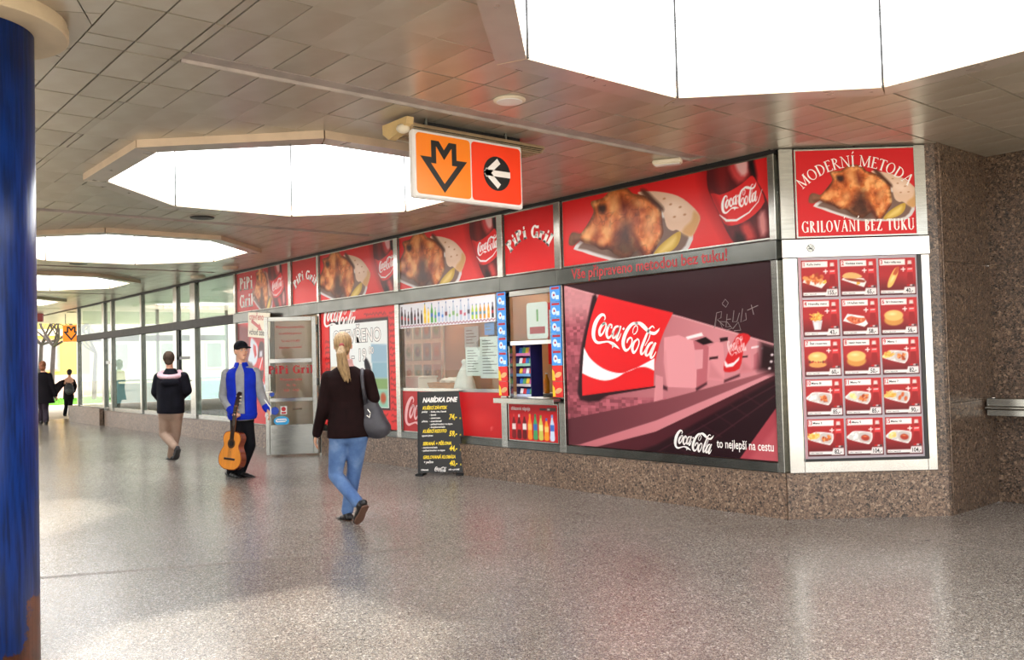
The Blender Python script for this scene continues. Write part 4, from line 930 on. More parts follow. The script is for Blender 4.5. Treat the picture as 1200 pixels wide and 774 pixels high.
# tunnel poster
X0, X1, Z0, Z1 = -7.045, -4.405, .482, 2.236
po, w, h = board('advert_poster', 'huge dark red advert poster of an underground station with a curved red billboard', 'poster', X0, X1, Z0, Z1, m='wine', edge=None)
T = lambda l, s=1.0, ox=0, oy=0: [(fp(ox + a / s, oy + b / s)[0] - X0, fp(ox + a / s, oy + b / s)[1] - Z0) for a, b in l]
p = Pic(.004, w - .004, .004, h - .004, 300, 200, (52, 22, 28))
Q5 = lambda l: T(l, 2.7633, 640, 280); Q2 = lambda l: T(l, 4.3, 770, 370); Q1 = lambda l: T(l, 5.163, 655, 330)
def fade(mask_poly, c0, c1, x0, x1):
    d = p.sd(mask_poly); m = np.clip(.5 - d / p.px, 0, 1); t = np.clip((p.x - x0) / (x1 - x0), 0, 1)[:, None]
    p.mix(m, np.array(c0, float) * (1 - t) + np.array(c1, float) * t)
fade(T([(650, 328), (664, 336), (700, 346), (800, 372), (908, 403), (914, 440), (780, 470), (650, 500)]), (150, 74, 82), (206, 132, 138), 0, 2.0)
# tiles on the wall at the left
tx, tz = np.floor((p.x + .03 * p.y) / .055), np.floor(p.y / .034); hsh = np.abs(np.sin(tx * 12.9898 + tz * 78.233) * 43758.5453) % 1
wall = np.clip(.5 - p.sd(T([(650, 328), (664, 336), (702, 346), (690, 400), (684, 466), (782, 466), (782, 474), (668, 494), (650, 496)])) / p.px, 0, 1)
p.mix(wall * .55, np.array((98, 40, 50.))[None] + hsh[:, None] * np.array((120, 74, 78.))[None])
p.mix(wall * np.clip(1.2 - np.abs(p.y - 1.65) * 3, 0, .8), (214, 150, 152))
fade(T([(650, 497), (668, 491), (782, 468), (908, 434), (914, 438), (908, 440), (780, 490), (660, 535)]), (92, 40, 48), (150, 84, 90), 0, 2.4)
fade(T([(660, 524), (681, 521), (770, 493), (909, 436), (909, 440), (770, 506), (690, 532), (660, 540)]), (196, 108, 114), (214, 140, 146), 0, 2.4)
fade(T([(660, 534), (770, 506), (909, 440), (909, 446), (770, 530), (720, 545), (650, 545)]), (88, 34, 42), (70, 30, 36), 0, 2.4)
p.poly(T([(700, 545), (770, 522), (909, 445), (914, 480), (870, 545)]), (38, 16, 22), soft=.03)
for k in range(7):
    a, b = 776 + k * 16, 534 - k * 12
    p.stroke([(*T([(a, b)])[0], .012), (*T([(a + 22, b + 14)])[0], .012)], (58, 26, 32), soft=.015)
for l in ([(745, 545), (909, 452)], [(790, 548), (909, 464)]): p.stroke([(*q, .01) for q in T(l)], (74, 36, 42), soft=.012)
p.poly(T([(868, 538), (911, 478), (915, 545), (868, 545)]), (168, 66, 76)); p.poly(T([(880, 538), (911, 500), (915, 545)]), (188, 84, 92), soft=.05)
# alcoves and benches
for pts, c in (([(385,320),(432,312),(480,330),(492,400),(490,484),(395,480),(385,400)], (226, 150, 156)), ([(530,350),(556,334),(576,340),(582,400),(580,462),(525,456)], (220, 142, 148)), ([(635,352),(650,338),(664,342),(668,432),(632,436)], (212, 132, 138)), ([(676,376),(690,366),(696,420),(676,424)], (180, 100, 108))):
    p.poly(Q5(pts), c); p.poly(Q5([(a + 4, b + 46) for a, b in pts[:1]] + [(pts[-2][0], pts[-2][1] - 6), (pts[-1][0], pts[-1][1] - 2)]), tuple(max(0, q - 16) for q in c), soft=.05)
p.poly(Q5([(480,330),(520,340),(530,352),(524,462),(512,480),(490,484),(492,400)]), (186, 100, 108)); p.poly(Q5([(484,360),(512,358),(510,420),(486,424)]), (222, 150, 156))
for l in ([(372,470),(396,480),(396,492),(372,484)], [(488,484),(524,464),(524,472),(490,494)], [(580,458),(630,438),(630,446),(580,466)]): p.poly(Q5(l), (70, 30, 38), soft=.02)
p.poly(Q5([(358,440),(382,448),(382,520),(352,528)]), (214, 138, 144))
for l, c in (([(455,318),(507,304),(512,314),(462,326)], (246, 230, 230)), ([(486,330),(520,318),(546,336),(512,344)], (30, 12, 16)), ([(565,322),(592,318),(592,330),(568,334)], (40, 16, 20)), ([(668,350),(692,346),(692,352),(668,356)], (240, 220, 222)), ([(700,352),(728,350),(728,356),(700,358)], (246, 236, 236)), ([(532,384),(560,380),(560,388),(532,392)], (60, 24, 30)), ([(638,380),(656,378),(656,384),(638,386)], (60, 24, 30))): p.poly(Q5(l), c)
p.poly(T([(893, 400), (912, 405), (912, 440), (890, 434)]), (40, 18, 22), soft=.08)
for a, b in ((905, 424), (903, 432), (906, 416)): p.blob(*T([(a, b)])[0], .02, .014, (244, 226, 226))
p.stroke([(*q, .012) for q in T([(664, 336), (700, 346), (800, 372), (908, 404)])], (226, 160, 162), soft=.012)
# small second billboard
p.poly(Q2(closed([(418, 92), (476, 106), (442, 170), (420, 268), (347, 284), (345, 240), (372, 168)], 3)), (206, 36, 40)); p.poly(Q2([(346, 226), (362, 246), (392, 236), (420, 208), (418, 224), (388, 256), (354, 262), (346, 250)]), (240, 226, 226))
q0, q1 = Q2([(376, 186)])[0], Q2([(438, 126)])[0]; paint_script(p, (q0[0] + q1[0]) / 2, (q0[1] + q1[1]) / 2, .19, (240, 220, 220), ang=24, ysc=1.9)
# the large curved billboard
p.poly(Q1(closed([(228,74),(180,230),(142,400),(128,560),(134,716),(300,690),(300,400)], 3)), (44, 18, 24), soft=.03); p.poly(Q1([(140,690),(590,632),(590,642),(140,718)]), (44, 18, 24))
edge_l = spline([(248, 80), (200, 220), (165, 390), (147, 560), (148, 692)], 6); edge_r = spline([(580, 634), (584, 530), (602, 430), (640, 310), (697, 190)], 6)
p.poly(Q1(np.concatenate([edge_l, edge_r])), (226, 36, 40))
wv = np.concatenate([spline([(158, 400), (200, 470), (280, 530), (370, 555), (440, 540), (520, 500), (585, 465)], 6), spline([(583, 540), (540, 521), (490, 520), (420, 545), (350, 585), (280, 600), (200, 580), (147, 555)], 6)])
p.poly(Q1(wv), (244, 240, 240))
picture(p, 'picture', M['print'], po, y=-.0012)
# script on the billboard: laid along its slant in the picture
L3 = Q1([(203, 300), (624, 362), (204, 394)])
st = script_strokes(1.0); out = []
ax, az = T([(695.5, 388)])[0]; bx_, bz = T([(775, 401)])[0]
ux, uz = bx_ - ax, bz - az
for q in st: out.append(np.stack([ax + q[:, 0] * ux, az + q[:, 0] * uz + q[:, 1] * .82 * 1.02, q[:, 2] * .86], 1))
ribbons(out, 'script_lettering', M['text_white'], po, y=-.0026)
a0, b0 = T([(792, 517)])[0]; a1, b1 = T([(838, 520)])[0]
out = [np.stack([a0 + q[:, 0] * (a1 - a0), b0 + q[:, 1] * (a1 - a0) * 1.0 + q[:, 0] * (b1 - b0), q[:, 2] * (a1 - a0) * 1.1], 1) for q in script_strokes(1.0)]
ribbons(out, 'script_lettering', M['text_white'], po, y=-.0026)
a0, b0 = T([(841, 524.5)])[0]; a1, _ = T([(911, 529)])[0]
text('to nejlepší na cestu', .115, M['text_white'], po, a0 + .005, b0, -.0026, 'LEFT', .012, .68)
# scratched graffiti
G = lambda l: [(*q, .007) for q in T(l, 2.7633, 640, 280)]
gr_ = [G([(548, 290), (556, 240), (552, 284)]), G([(556, 240), (572, 236), (570, 256), (558, 262), (580, 282)]), G([(590, 244), (586, 286), (602, 284)]), G([(588, 262), (602, 260)]), G([(612, 232), (608, 270), (622, 268), (630, 240)]), G([(640, 226), (634, 270), (652, 262), (650, 240)]), G([(655, 232), (690, 216)]), G([(668, 214), (676, 246)]), G([(575, 290), (566, 268), (590, 270), (606, 290), (586, 296)]), G([(608, 292), (626, 270), (634, 296), (612, 298)]), G([(574, 210), (584, 196), (594, 208), (586, 222), (574, 212)])]
ribbons(gr_, 'graffiti', mat('scratch_grey', (132, 116, 116), .6), po, y=-.003)
# red words along the steel rail
text('Vše připraveno metodou bez tuku!', .155, M['text_red'], wf, -6.87, 2.285, 6.6885, 'LEFT', .018, .93, name='lettering')

# hanging direction sign and the battered lamp above it
ds = empty('direction_sign', 'double hanging sign, orange with metro arrow and red with arrow in a black disc', 'sign', (-5.2, 3.53, 2.615), math.radians(90))
MB().box(0, 1.03, .0, .06, 0, .495).build('box_frame', M['sign_white'], ds, bevel=.012)
def rrect(x0, x1, z0, z1, r, n=5):
    out = []
    for cx, cz, a in ((x1 - r, z1 - r, 0), (x0 + r, z1 - r, 90), (x0 + r, z0 + r, 180), (x1 - r, z0 + r, 270)):
        out += [(cx + r * math.cos(math.radians(a + 90 * k / n)), cz + r * math.sin(math.radians(a + 90 * k / n))) for k in range(n + 1)]
    return out
def plate(pts, y, name, m, parent, th=.002): return MB().prism([(a, y, b) for a, b in pts], (0, th, 0)).build(name, M[m], parent)
plate(rrect(.025, .512, .028, .47, .03), -.003, 'orange_panel', 'orange', ds); plate(rrect(.524, 1.008, .028, .47, .03), -.003, 'red_panel', 'red_orange', ds)
def metro(parent, cx, cz, k, y):
    out = [(-.115, .2), (-.07, .2), (0, .105), (.07, .2), (.115, .2), (.115, .045), (.205, .045), (0, -.2), (-.205, .045), (-.115, .045)]
    st_ = [[(cx + a * k, cz + b * k, .042 * k), (cx + c * k, cz + d * k, .042 * k)] for (a, b), (c, d) in zip(out, out[1:] + out[:1])]
    mb = MB()
    # outline with mitred joints
    n = len(out); inn, outr = [], []
    for i in range(n):
        p0, p1, p2 = (np.array(out[j % n]) for j in (i - 1, i, i + 1)); d1 = (p1 - p0) / np.hypot(*(p1 - p0)); d2 = (p2 - p1) / np.hypot(*(p2 - p1))
        nn = np.array([-d1[1] - d2[1], d1[0] + d2[0]]); nn /= max(np.dot(nn, [-d1[1], d1[0]]), .35); w_ = .027
        inn.append(p1 + nn * w_); outr.append(p1 - nn * w_)
    vs = [(cx + a * k, y, cz + b * k) for a, b in inn] + [(cx + a * k, y, cz + b * k) for a, b in outr]
    mb.add(vs, [(i, n + i, n + (i + 1) % n, (i + 1) % n) for i in range(n)]); return mb.build('metro_arrow', M['ink'], parent)
metro(ds, .268, .245, .80, -.0045)
disc(.132, -.0045, 40, .766, .25).build('black_disc', M['ink'], ds)
ribbons([[(.658, .25, .046), (.897, .25, .046)], [(.648, .232, .048), (.785, .348, .048)], [(.648, .268, .048), (.785, .152, .048)]], 'arrow', M['text_white'], ds, y=-.006)
for x in (.14, .89): MB().cyl((x, .03), .012, .49, .585, 8).build('hanger', M['steel_dark'], ds)
lt = empty('ceiling_lamp', 'battered yellowed strip lamp on the ceiling above the hanging sign', 'lamp', (-5.34, 3.52, CH))
MB().prism([(-.13, .0, -.05), (-.15, .0, -.07), (-.1, .0, -.105), (.1, .0, -.105), (.15, .0, -.07), (.13, .0, -.05)], (0, 1.28, 0)).build('housing', mat('yellowed_metal', (176, 152, 118), .5), lt)
for k in range(3): MB().box(.128 - .018 * k, .15 - .018 * k, .02, 1.26, -.083 - .01 * k, -.08 - .01 * k).build('side_louvre', M['steel_dark'], lt)
MB().box(-.05, .05, .2, 1.1, -.052, .0).build('mounting_rail', M['black_metal'], lt)
for k in range(4): MB().box(-.135 + k * .07, -.135 + k * .07 + .045, .06, 1.24, -.113, -.1055).build('louvre', mat('louvre_brown', (150, 128, 96), .5) if k == 0 else bpy.data.materials['louvre_brown'], lt)
MB().prism([(-.165, -.05, -.02), (-.16, -.05, -.09), (-.08, -.05, -.14), (.04, -.05, -.115), (.09, -.05, -.09), (.15, -.05, -.07), (.16, -.05, -.02)], (0, .06, 0)).build('broken_end_cap', mat('yellowed_plastic', (206, 176, 122), .6), lt)
MB().ell((.08, -.03, -.09), (.05, .05, .035)).build('broken_holder', M['cream'], lt, smooth=True)
# small fittings under the ceiling
def at_ceiling(u, v, zz=CH): d = ray(u, v); q = CAM + d * ((zz - 1.45) / d[2]); return (q[0], q[1], zz)
x, y, z = at_ceiling(597, 117)
t = empty('ceiling_speaker', 'round flat cream speaker on the ceiling beside the hanging sign', 'speaker', (x, y, z)); MB().lathe((0, 0, 0), [(.11, 0), (.11, -.008), (.1, -.014), (.06, -.016)], 28).build('housing', M['cream'], t); MB().lathe((0, 0, -.0165), [(.09, .003), (.085, -.002), (.03, -.003)], 24).build('grille', M['white'], t)
x, y, z = at_ceiling(782, 187)
t = empty('emergency_light', 'small cream box light on the ceiling near the tunnel poster', 'light', (x, y, z), .5); MB().box(-.13, .13, -.05, .05, -.045, 0).build('housing', M['cream'], t, bevel=.01); MB().box(-.115, .115, -.04, .04, -.054, -.0455).build('diffuser', M['white'], t, bevel=.004)
for (u, v), lb in zip(((237, 255), (270, 313), (232, 324), (92, 309), (84, 366)), ('dark round ceiling spot behind the second skylight', 'small ceiling dome above the far end of the sign panels', 'cream ceiling disc above the hall glass', 'dark slot lamp on the ceiling below the third skylight', 'dark slot lamp on the ceiling near the passage mouth')):
    x, y, z = at_ceiling(u, v); t = empty('ceiling_spot', lb, 'light', (x, y, z), group='small ceiling fittings'); dk = 'dark' in lb
    MB().lathe((0, 0, 0), [(.14, 0), (.13, -.04 if not dk else -.012), (.09, -.055 if not dk else -.014)], 20).build('housing', M['black_metal' if dk else 'cream'], t); MB().lathe((0, 0, -.0141 if dk else -.0551), [(.08, 0), (.06, -.004)], 16).build('lens', M['ink' if dk else 'white'], t)
# far orange sign and a dark red one
c = at(83.5, 391, 27.5); t = empty('direction_sign', 'far orange hanging sign with black metro arrow at the passage mouth', 'sign', (c.x, c.y, c.z - .26), math.radians(52))
MB().box(-.27, .27, 0, .12, 0, .52).build('box_frame', M['sign_white'], t, bevel=.01); plate(rrect(-.255, .255, .012, .508, .02), -.003, 'orange_panel', 'orange_glow', t); metro(t, 0, .26, .95, -.0045)
for x in (-.2, .2): MB().cyl((x, .06), .012, .52, CH - c.z + .26, 8).build('hanger', M['steel_dark'], t)
c = at(43.5, 366, 27); t = empty('hanging_box', 'dark red hanging sign half hidden by the blue column', 'sign', (c.x, c.y, c.z - .3), math.radians(52)); MB().box(-.15, .15, 0, .1, 0, .6).build('box_frame', M['red_dark'], t, bevel=.01); MB().cyl((0, .05), .012, .6, CH - c.z + .3, 8).build('hanger', M['steel_dark'], t)
# ---------------------------------------------------------------- lower shop front, bay by bay
# bay with the bottle poster
o, w, h = board('advert_poster', 'red poster with cola bottle and white splash beside the open glass door', 'poster', -15.845, -14.505, .395, 2.236, edge='steel')
p = Pic(.014, w - .014, .014, h - .014, 80, 100, (206, 30, 34))
T = lambda l: [(fp(a, b)[0] + 15.845, fp(a, b)[1] - .395) for a, b in l]
K = lambda l, s=8.6, ox=245, oy=385: T([(ox + a / s, oy + b / s) for a, b in l])
p.poly(T([(278, 380), (293, 384), (294, 440), (288, 470), (278, 490)]), (120, 14, 20), soft=.1)
p.poly(K(closed([(430, 100), (470, 130), (500, 200), (490, 330), (450, 380), (400, 330), (420, 230)], 3)), (214, 222, 232), soft=.04); p.poly(K([(455, 160), (480, 180), (488, 270), (470, 300), (455, 220)]), (196, 40, 44), soft=.03)
p.poly(K(closed([(520, 140), (560, 150), (565, 260), (560, 420), (548, 520), (505, 530), (490, 470), (500, 330), (505, 220)], 3)), (70, 20, 26)); p.poly(K([(500, 300), (552, 290), (556, 420), (496, 430)]), (216, 36, 40)); p.stroke([(*q, .03) for q in K([(515, 420), (530, 360), (545, 300)])], (236, 230, 230))
p.poly(K([(520, 230), (545, 225), (545, 285), (515, 290)]), (200, 196, 204), soft=.03); p.poly(K([(390, 330), (440, 350), (470, 420), (440, 440), (400, 380)]), (90, 60, 64), soft=.05)
p.poly(K(closed([(520, 560), (545, 530), (560, 570), (590, 545), (610, 600), (640, 590), (640, 700), (610, 720), (560, 690), (520, 640)], 3)), (206, 214, 234), soft=.04)
for k in range(7): p.stroke([(*q, .02) for q in K([(520 + 16 * k, 690 - 6 * (k % 3)), (540 + 14 * k, 590 + 10 * (k % 2)), (556 + 12 * k, 548)])], (232, 238, 246), alpha=.8)
p.stroke([(*K([(560, 700)])[0], .03), (*K([(600, 760)])[0], .03), (*T([(312, 488)])[0], .03)], (240, 244, 246))
p.mix(np.clip(.5 - np.abs(p.y - .03) / .04, 0, 1), (220, 40, 40)); picture(p, 'picture', M['print'], o)
# entrance: open door leaf
d = at(373, 533, 1); dr = empty('door_1', 'open glass door leaf with red lettering and round stickers, steel kick plate', None, (-12.72, 6.70, 0), kind='structure')
ang = math.atan2(-.62, -.40); DL = .80
dr.rotation_euler = (0, 0, ang + math.pi)          # local +x runs from the free edge to the hinge
MB().box(-DL, -DL + .06, -.022, .022, .03, 2.2).build('stile', M['steel'], dr, bevel=.004); MB().box(-.07, 0, -.022, .022, .03, 2.2).build('stile', M['steel'], dr, bevel=.004)
for z0, z1 in ((2.13, 2.2), (1.47, 1.54), (.86, .92)): MB().box(-DL + .061, -.071, -.02, .02, z0, z1).build('cross_bar', M['steel'], dr, bevel=.004)
for z0, z1 in ((.03, .50),): MB().box(-DL + .061, -.071, -.018, .018, z0, z1).build('kick_plate', M['steel'], dr, bevel=.004)
for z0, z1 in ((.502, .858), (.922, 1.468), (1.542, 2.128)): MB().box(-DL + .061, -.071, -.004, .004, z0, z1).build('pane', M['glass_kiosk'], dr)
j = MB(); cx = -DL / 2
for s_, z, sz, k in (('Přijmeme prodavačku', 2.02, .055, .9), ('na směnný provoz', 1.92, .055, .85), ('Tel. 602 318 457', 1.80, .05, .85), ('Informace v prodejně', 1.70, .05, .8), ('Provozní doba', 1.19, .06, .95), ('Po - So', 1.10, .055, .9), ('7:00 - 19:00', 1.02, .055, .9)): text(s_, sz, M['text_red'], dr, cx, z, -.0052, 'CENTER', .012, k)
it, W = text_strokes('PiPi Gril', .13, .25, .11, .06, .04); ribbons([np.asarray(q) * .13 + np.array([ox, 0, 0]) for st, ox, adv in it for q in st], 'lettering', M['text_red'], dr, cx, 1.30, -.0052)
sb = mat('sticker_blue', (28, 66, 170), .4); sc_ = mat('sticker_cyan', (40, 160, 214), .4)
for x, z, r, m in ((-.66, .72, .062, sb), (-.70, .98, .036, sb)): disc(r, -.0054, 24, x, z).build('round_sticker', m, dr)
so = MB().box(-.575, -.475, -.0056, -.005, .66, .79).build('sticker', M['paper'], dr); disc(.035, -.0062, 20, -.525, .745).build('red_disc', M['text_red'], so); MB().box(-.56, -.49, -.0064, -.006, .672, .70).build('red_bar', M['text_red'], so)
q = [(-.56 + .12 * math.cos(a), .56 + .075 * math.sin(a)) for a in np.linspace(0, 2 * math.pi, 28)[:-1]]
so = MB().add([(a, -.0056, b) for a, b in q], [tuple(range(len(q)))]).build('oval_sticker', sc_, dr); ribbons([[(-.64, .55, .02), (-.5, .55, .02)], [(-.64, .58, .02), (-.64, .55, .02)], [(-.63, .585, .02), (-.49, .585, .02), (-.49, .555, .02)]], 'sticker_mark', M['text_white'], so, y=-.0062)
MB().tube([(-DL + .03, -.022, 1.02), (-DL + .03, -.07, 1.02), (-DL + .12, -.07, 1.02)], .011).build('handle', M['steel_bright'], dr)
MB().tube([(-.38, -.03, .74), (-.24, -.03, .74)], .012).build('pull_bar', M['steel_bright'], dr)
for z in (.25, 1.1, 1.95): MB().cyl((.008, .0), .014, z, z + .12, 10).build('hinge', M['steel_dark'], dr)
# hanging notice with arrow
nt = empty('hanging_notice', 'white hanging card with red arrow, hung from the rail behind the open door', 'sign', (-15.12, 6.62, 1.96), math.radians(-3)); nt.rotation_euler = (0, math.radians(4), math.radians(-3))
MB().box(0, 1.0, 0, .008, 0, .44).build('card', M['cream'], nt); text('otevřeno', .165, M['text_red'], nt, .05, .31, -.001, 'LEFT', .015, 1.1, name='upper_lettering'); text('vchod zde', .15, M['text_black'], nt, .05, .045, -.001, 'LEFT', .015, 1.15, name='lower_lettering')
ribbons([[(.16, .29, .07), (.5, .19, .06)]], 'arrow', M['text_red'], nt, y=-.001); MB().add([(.46, -.0012, .13), (.66, -.0012, .13), (.53, -.0012, .26)], [(0, 1, 2)]).build('arrow_head', M['text_red'], nt)
for x in (.05, .8): MB().tube([(x, .004, .435), (x + .01, .06, .49)], .004, 6).build('hook', M['steel_dark'], nt)
# inside the doorway
MB().box(-15.7, -14.6, 8.98, 9.08, .02, 2.2).build('wall_entrance', M['wood']); tag(bpy.data.objects['wall_entrance'], 'brown panelled back of the snack bar entrance', kind='structure')
# bay with the opening hours sheet
o, w, h = board('hours_poster', 'red cola poster with black handwriting around a white opening hours sheet', 'poster', -12.61, -10.44, .49, 2.236, edge=None)
T = lambda l: [(fp(a, b)[0] + 12.61, fp(a, b)[1] - .49) for a, b in l]
p = Pic(.003, w - .003, .003, h - .003, 130, 110, (222, 34, 34)); p.mix(np.clip((p.x - .3) / 2, 0, .35), (236, 60, 56))
rg = np.random.default_rng(12)
for x_, z_ in [(a, b) for a in (1.32, 1.62, 2.0) for b in np.arange(.12, 1.7, .085)] + [(.12, b) for b in np.arange(.1, 1.3, .085)] + [(a, b) for a in (.5, .9) for b in (.04, .1, .16)]:
    if 1.2 < x_ < 1.9 and .3 < z_ < 1.52: continue
    n = 14; q = [(x_ + .022 * i * (1 if x_ > 1.2 else .8), z_ + rg.uniform(-.022, .022), .011) for i in range(n)]; p.stroke(q, (74, 12, 14), alpha=.85)
bx0, bx1, bz0, bz1 = .29, 1.94, .30, 1.545
p.rect(bx0 - .03, bx1 + .03, bz0 - .03, bz1 + .05, (34, 16, 18)); picture(p, 'picture', M['print'], o)
ribbons([q * np.array([1, .85, 1]) for q in script_strokes(1.02)], 'script_lettering', M['text_white'], o, .1, 1.655, smoothn=0)
sh = MB().box(bx0, bx1, -.008, -.0015, bz0, bz1).build('white_sheet', M['white'], o)
p = Pic(bx0 + .01, bx1 - .01, bz0 + .01, bz1 - .01, 80, 60, (240, 242, 238)); p.rect(bx0 + .01, .9, bz0, .9, (214, 186, 150)); p.blob(.7, .6, .4, .3, (200, 150, 110), 0, .8)  # tan patch paints an orange reflection into the sheet
p.poly([(1.5, .95), (1.93, .95), (1.93, 1.2), (1.5, 1.22)], (160, 190, 206)); p.rect(1.52, 1.93, .72, .95, (150, 186, 200)); p.rect(1.5, 1.93, .56, .72, (140, 170, 110)); p.rect(1.55, 1.93, .3, .56, (150, 200, 176)); p.blob(1.8, .44, .1, .1, (190, 90, 60), 0, .5)
p.poly(closed([(1.3, .96), (1.36, 1.02), (1.46, .92), (1.5, .8), (1.46, .66), (1.4, .74), (1.33, .84)], 3), (40, 36, 44)); picture(p, 'sheet_print', M['matt_print'], sh, y=-.0086)
def outline_text(s_, size, x, z, sx, parent, y):
    j = MB(); text(s_, size, None, None, x, z, y, 'CENTER', .05, sx, join=j); j.build('outline_lettering', M['text_grey'], parent); j = MB(); text(s_, size, None, None, x, z, y - .0006, 'CENTER', .012, sx, join=j); j.build('lettering', M['text_white'], parent)
outline_text('OTEVŘENO', .27, 1.08, 1.26, .98, sh, -.0092); outline_text('7', .25, .60, .98, 1.0, sh, -.0092); outline_text('00', .14, .76, 1.08, 1.0, sh, -.0092); outline_text('-', .25, .98, .98, 1.1, sh, -.0092); outline_text('19', .25, 1.24, .98, 1.0, sh, -.0092); outline_text('00', .14, 1.50, 1.08, 1.0, sh, -.0092)

# sales window bay
wk = empty('window_20', 'wide sales window of the snack bar', None, (-9.24, FY, .48), kind='structure')
MB().box(-1.085, 1.085, -.004, .004, .585, 1.41).build('pane', M['glass_kiosk'], wk); MB().box(-1.085, 1.085, -.02, .02, .572, .60).build('window_sill', M['steel'], wk)
o, w, h = board('cola_panel', 'glossy dark red cola panel under the sales window', 'sign', -10.325, -8.155, .48, 1.05, m='red')
p = Pic(.012, w - .012, .012, h - .012, 70, 24, (176, 20, 26)); p.mix(np.clip(p.x / 2.2, 0, .6), (206, 34, 36)); p.blob(1.7, .22, .4, .16, (226, 60, 56), 0, .9, .6); p.blob(1.95, .12, .03, .02, (250, 180, 170), 0, .9); picture(p, 'picture', M['print'], o)  # lighter sheen and small glint painted into the panel colour
ribbons([q for q in script_strokes(1.02)], 'script_lettering', mat('pink_print', (236, 176, 176), .4), o, .06, .24)
bb, w, h = board('bottle_banner', 'white printed banner with a row of drink bottles above the sales window', 'sign', -10.325, -8.235, 1.895, 2.225, y=6.725, m='white', edge=None)
p = Pic(.002, w - .002, .002, h - .002, 250, 44, (226, 224, 228))
for k in range(60): p.stroke([(.02 + k * .035, .02 + .018 * (k % 2), .012), (.05 + k * .035, .035 - .018 * (k % 2), .012)], (150, 80, 90))
def pbottle(x, hh, wd, c, cap, lab):
    b = [(x - wd, .05), (x + wd, .05), (x + wd, .05 + hh * .62), (x + wd * .4, .05 + hh * .84), (x + wd * .35, .05 + hh), (x - wd * .35, .05 + hh), (x - wd * .4, .05 + hh * .84), (x - wd, .05 + hh * .62)]
    p.poly(b, c); p.rect(x - wd, x + wd, .05 + hh * .3, .05 + hh * .5, lab); p.rect(x - wd * .38, x + wd * .38, .05 + hh * .96, .05 + hh * 1.03, cap)
COLA, LB = (44, 18, 22), (170, 36, 44)
row = [(.24, COLA, LB), (.2, COLA, LB), (.17, COLA, LB), (.22, COLA, (40, 30, 36)), (.18, COLA, LB), (.2, COLA, (150, 150, 156)), (.17, COLA, (60, 40, 50)), (.26, (246, 196, 30), (250, 220, 90)), (.2, (250, 206, 50), (250, 226, 110)), (.25, (66, 150, 60), (60, 110, 170)), (.19, (96, 176, 80), (70, 120, 180)),
       (.25, (184, 196, 216), (70, 120, 190)), (.19, (190, 202, 222), (80, 130, 200)), (.25, (186, 192, 206), (120, 60, 70)), (.18, (196, 206, 214), (120, 170, 110)), (.25, (190, 200, 210), (130, 170, 110)), (.18, (198, 206, 214), (140, 170, 120)), (.25, (190, 200, 214), (190, 90, 110)), (.18, (200, 206, 216), (190, 90, 110)), (.25, (176, 186, 206), (80, 80, 90)),
       (.18, (176, 200, 70), (90, 150, 160)), (.18, (170, 196, 60), (90, 150, 160)), (.18, (206, 140, 50), (100, 140, 150)), (.18, (214, 150, 50), (100, 140, 150)), (.18, (240, 160, 40), (240, 190, 90)), (.18, COLA, LB)]
for k, (hh, c, lb) in enumerate(row): pbottle(.05 + k * .0795, hh, .026 if hh > .21 else .021, c, (c if c == COLA else (70, 90, 150)), lb)
picture(p, 'bottle_print', M['print'], bb)
# inside the sales window
ct = empty('counter', 'pale inner counter behind the sales window', 'counter', (-9.3, 7.3, 0)); MB().box(-3.2, 1.3, -.3, .3, .96, 1.0).build('worktop', M['white'], ct); MB().box(-3.2, 1.3, -.26, .26, 0, .955).build('body', M['wall_pale'], ct)
pb = empty('photo_board', 'pale board of food photographs on the wall inside the sales window', 'picture', (-12.58, 8.25, 1.02)); MB().box(0, 1.14, 0, .03, 0, 1.12).build('board', M['cream'], pb)
for k in range(12):
    c_, r_ = k % 4, k // 4; q = Pic(0, .22, 0, .28, 16, 14, [(196, 186, 164), (164, 170, 150), (150, 146, 140), (178, 156, 140)][c_]); q.blob(.11, .14, .09, .11, [(176, 110, 80), (110, 130, 90), (84, 70, 66), (150, 96, 70)][(c_ + r_) % 4], 0, .6); q.blob(.12, .16, .05, .04, (206, 170, 130), 0, .8)
    f = MB().box(.05 + c_ * .27, .27 + c_ * .27, -.008, 0, .08 + r_ * .35, .36 + r_ * .35).build('photograph', M['paper'], pb); g = picture(q, 'print', M['matt_print'], f, y=-.009); g.location = (.05 + c_ * .27, 0, .08 + r_ * .35)
def sheet(label, x0, x1, z0, z1, y, m='paper', lines=6, name='paper_sheet', rot=0):
    o = MB().box(x0, x1, 0, .002, z0, z1).build(name, M[m] if isinstance(m, str) else m); o.location = (0, y, 0); tag(o, label, 'paper', 'paper sheets behind the shop glass')
    j = MB(); hh = (z1 - z0) / (lines + 2)
    for k in range(lines): j.box(x0 + (x1 - x0) * .12, x0 + (x1 - x0) * (.55 + .3 * ((k * 7) % 3) / 2), -.0006, 0, z1 - hh * (k + 1.5), z1 - hh * (k + 1.5) + hh * .28)
    j.build('print_lines', M['text_grey'], o); return o
sheet('pale price sheet, taller one behind the sales window beside the stickers', -8.62, -8.24, 1.21, 1.72, 6.775, 'paper', 12); sheet('pale price sheet, lower one behind the sales window', -8.93, -8.63, 1.24, 1.60, 6.785, 'paper', 9)
bsh = mat('blue_sheet', (90, 140, 206), .5); sheet('small blue sheet with a red drink at the top of the sales window', -8.52, -8.33, 1.74, 1.89, 6.775, bsh, 2)
for x0, x1, z0, z1, lb in ((-10.9, -10.55, 1.62, 1.95, 'pale sheet high on the tan wall inside the snack bar'), (-10.75, -10.5, 1.25, 1.5, 'small pale note lower on the tan wall inside the snack bar')): sheet(lb, x0, x1, z0, z1, 8.27, 'paper_blue', 5)
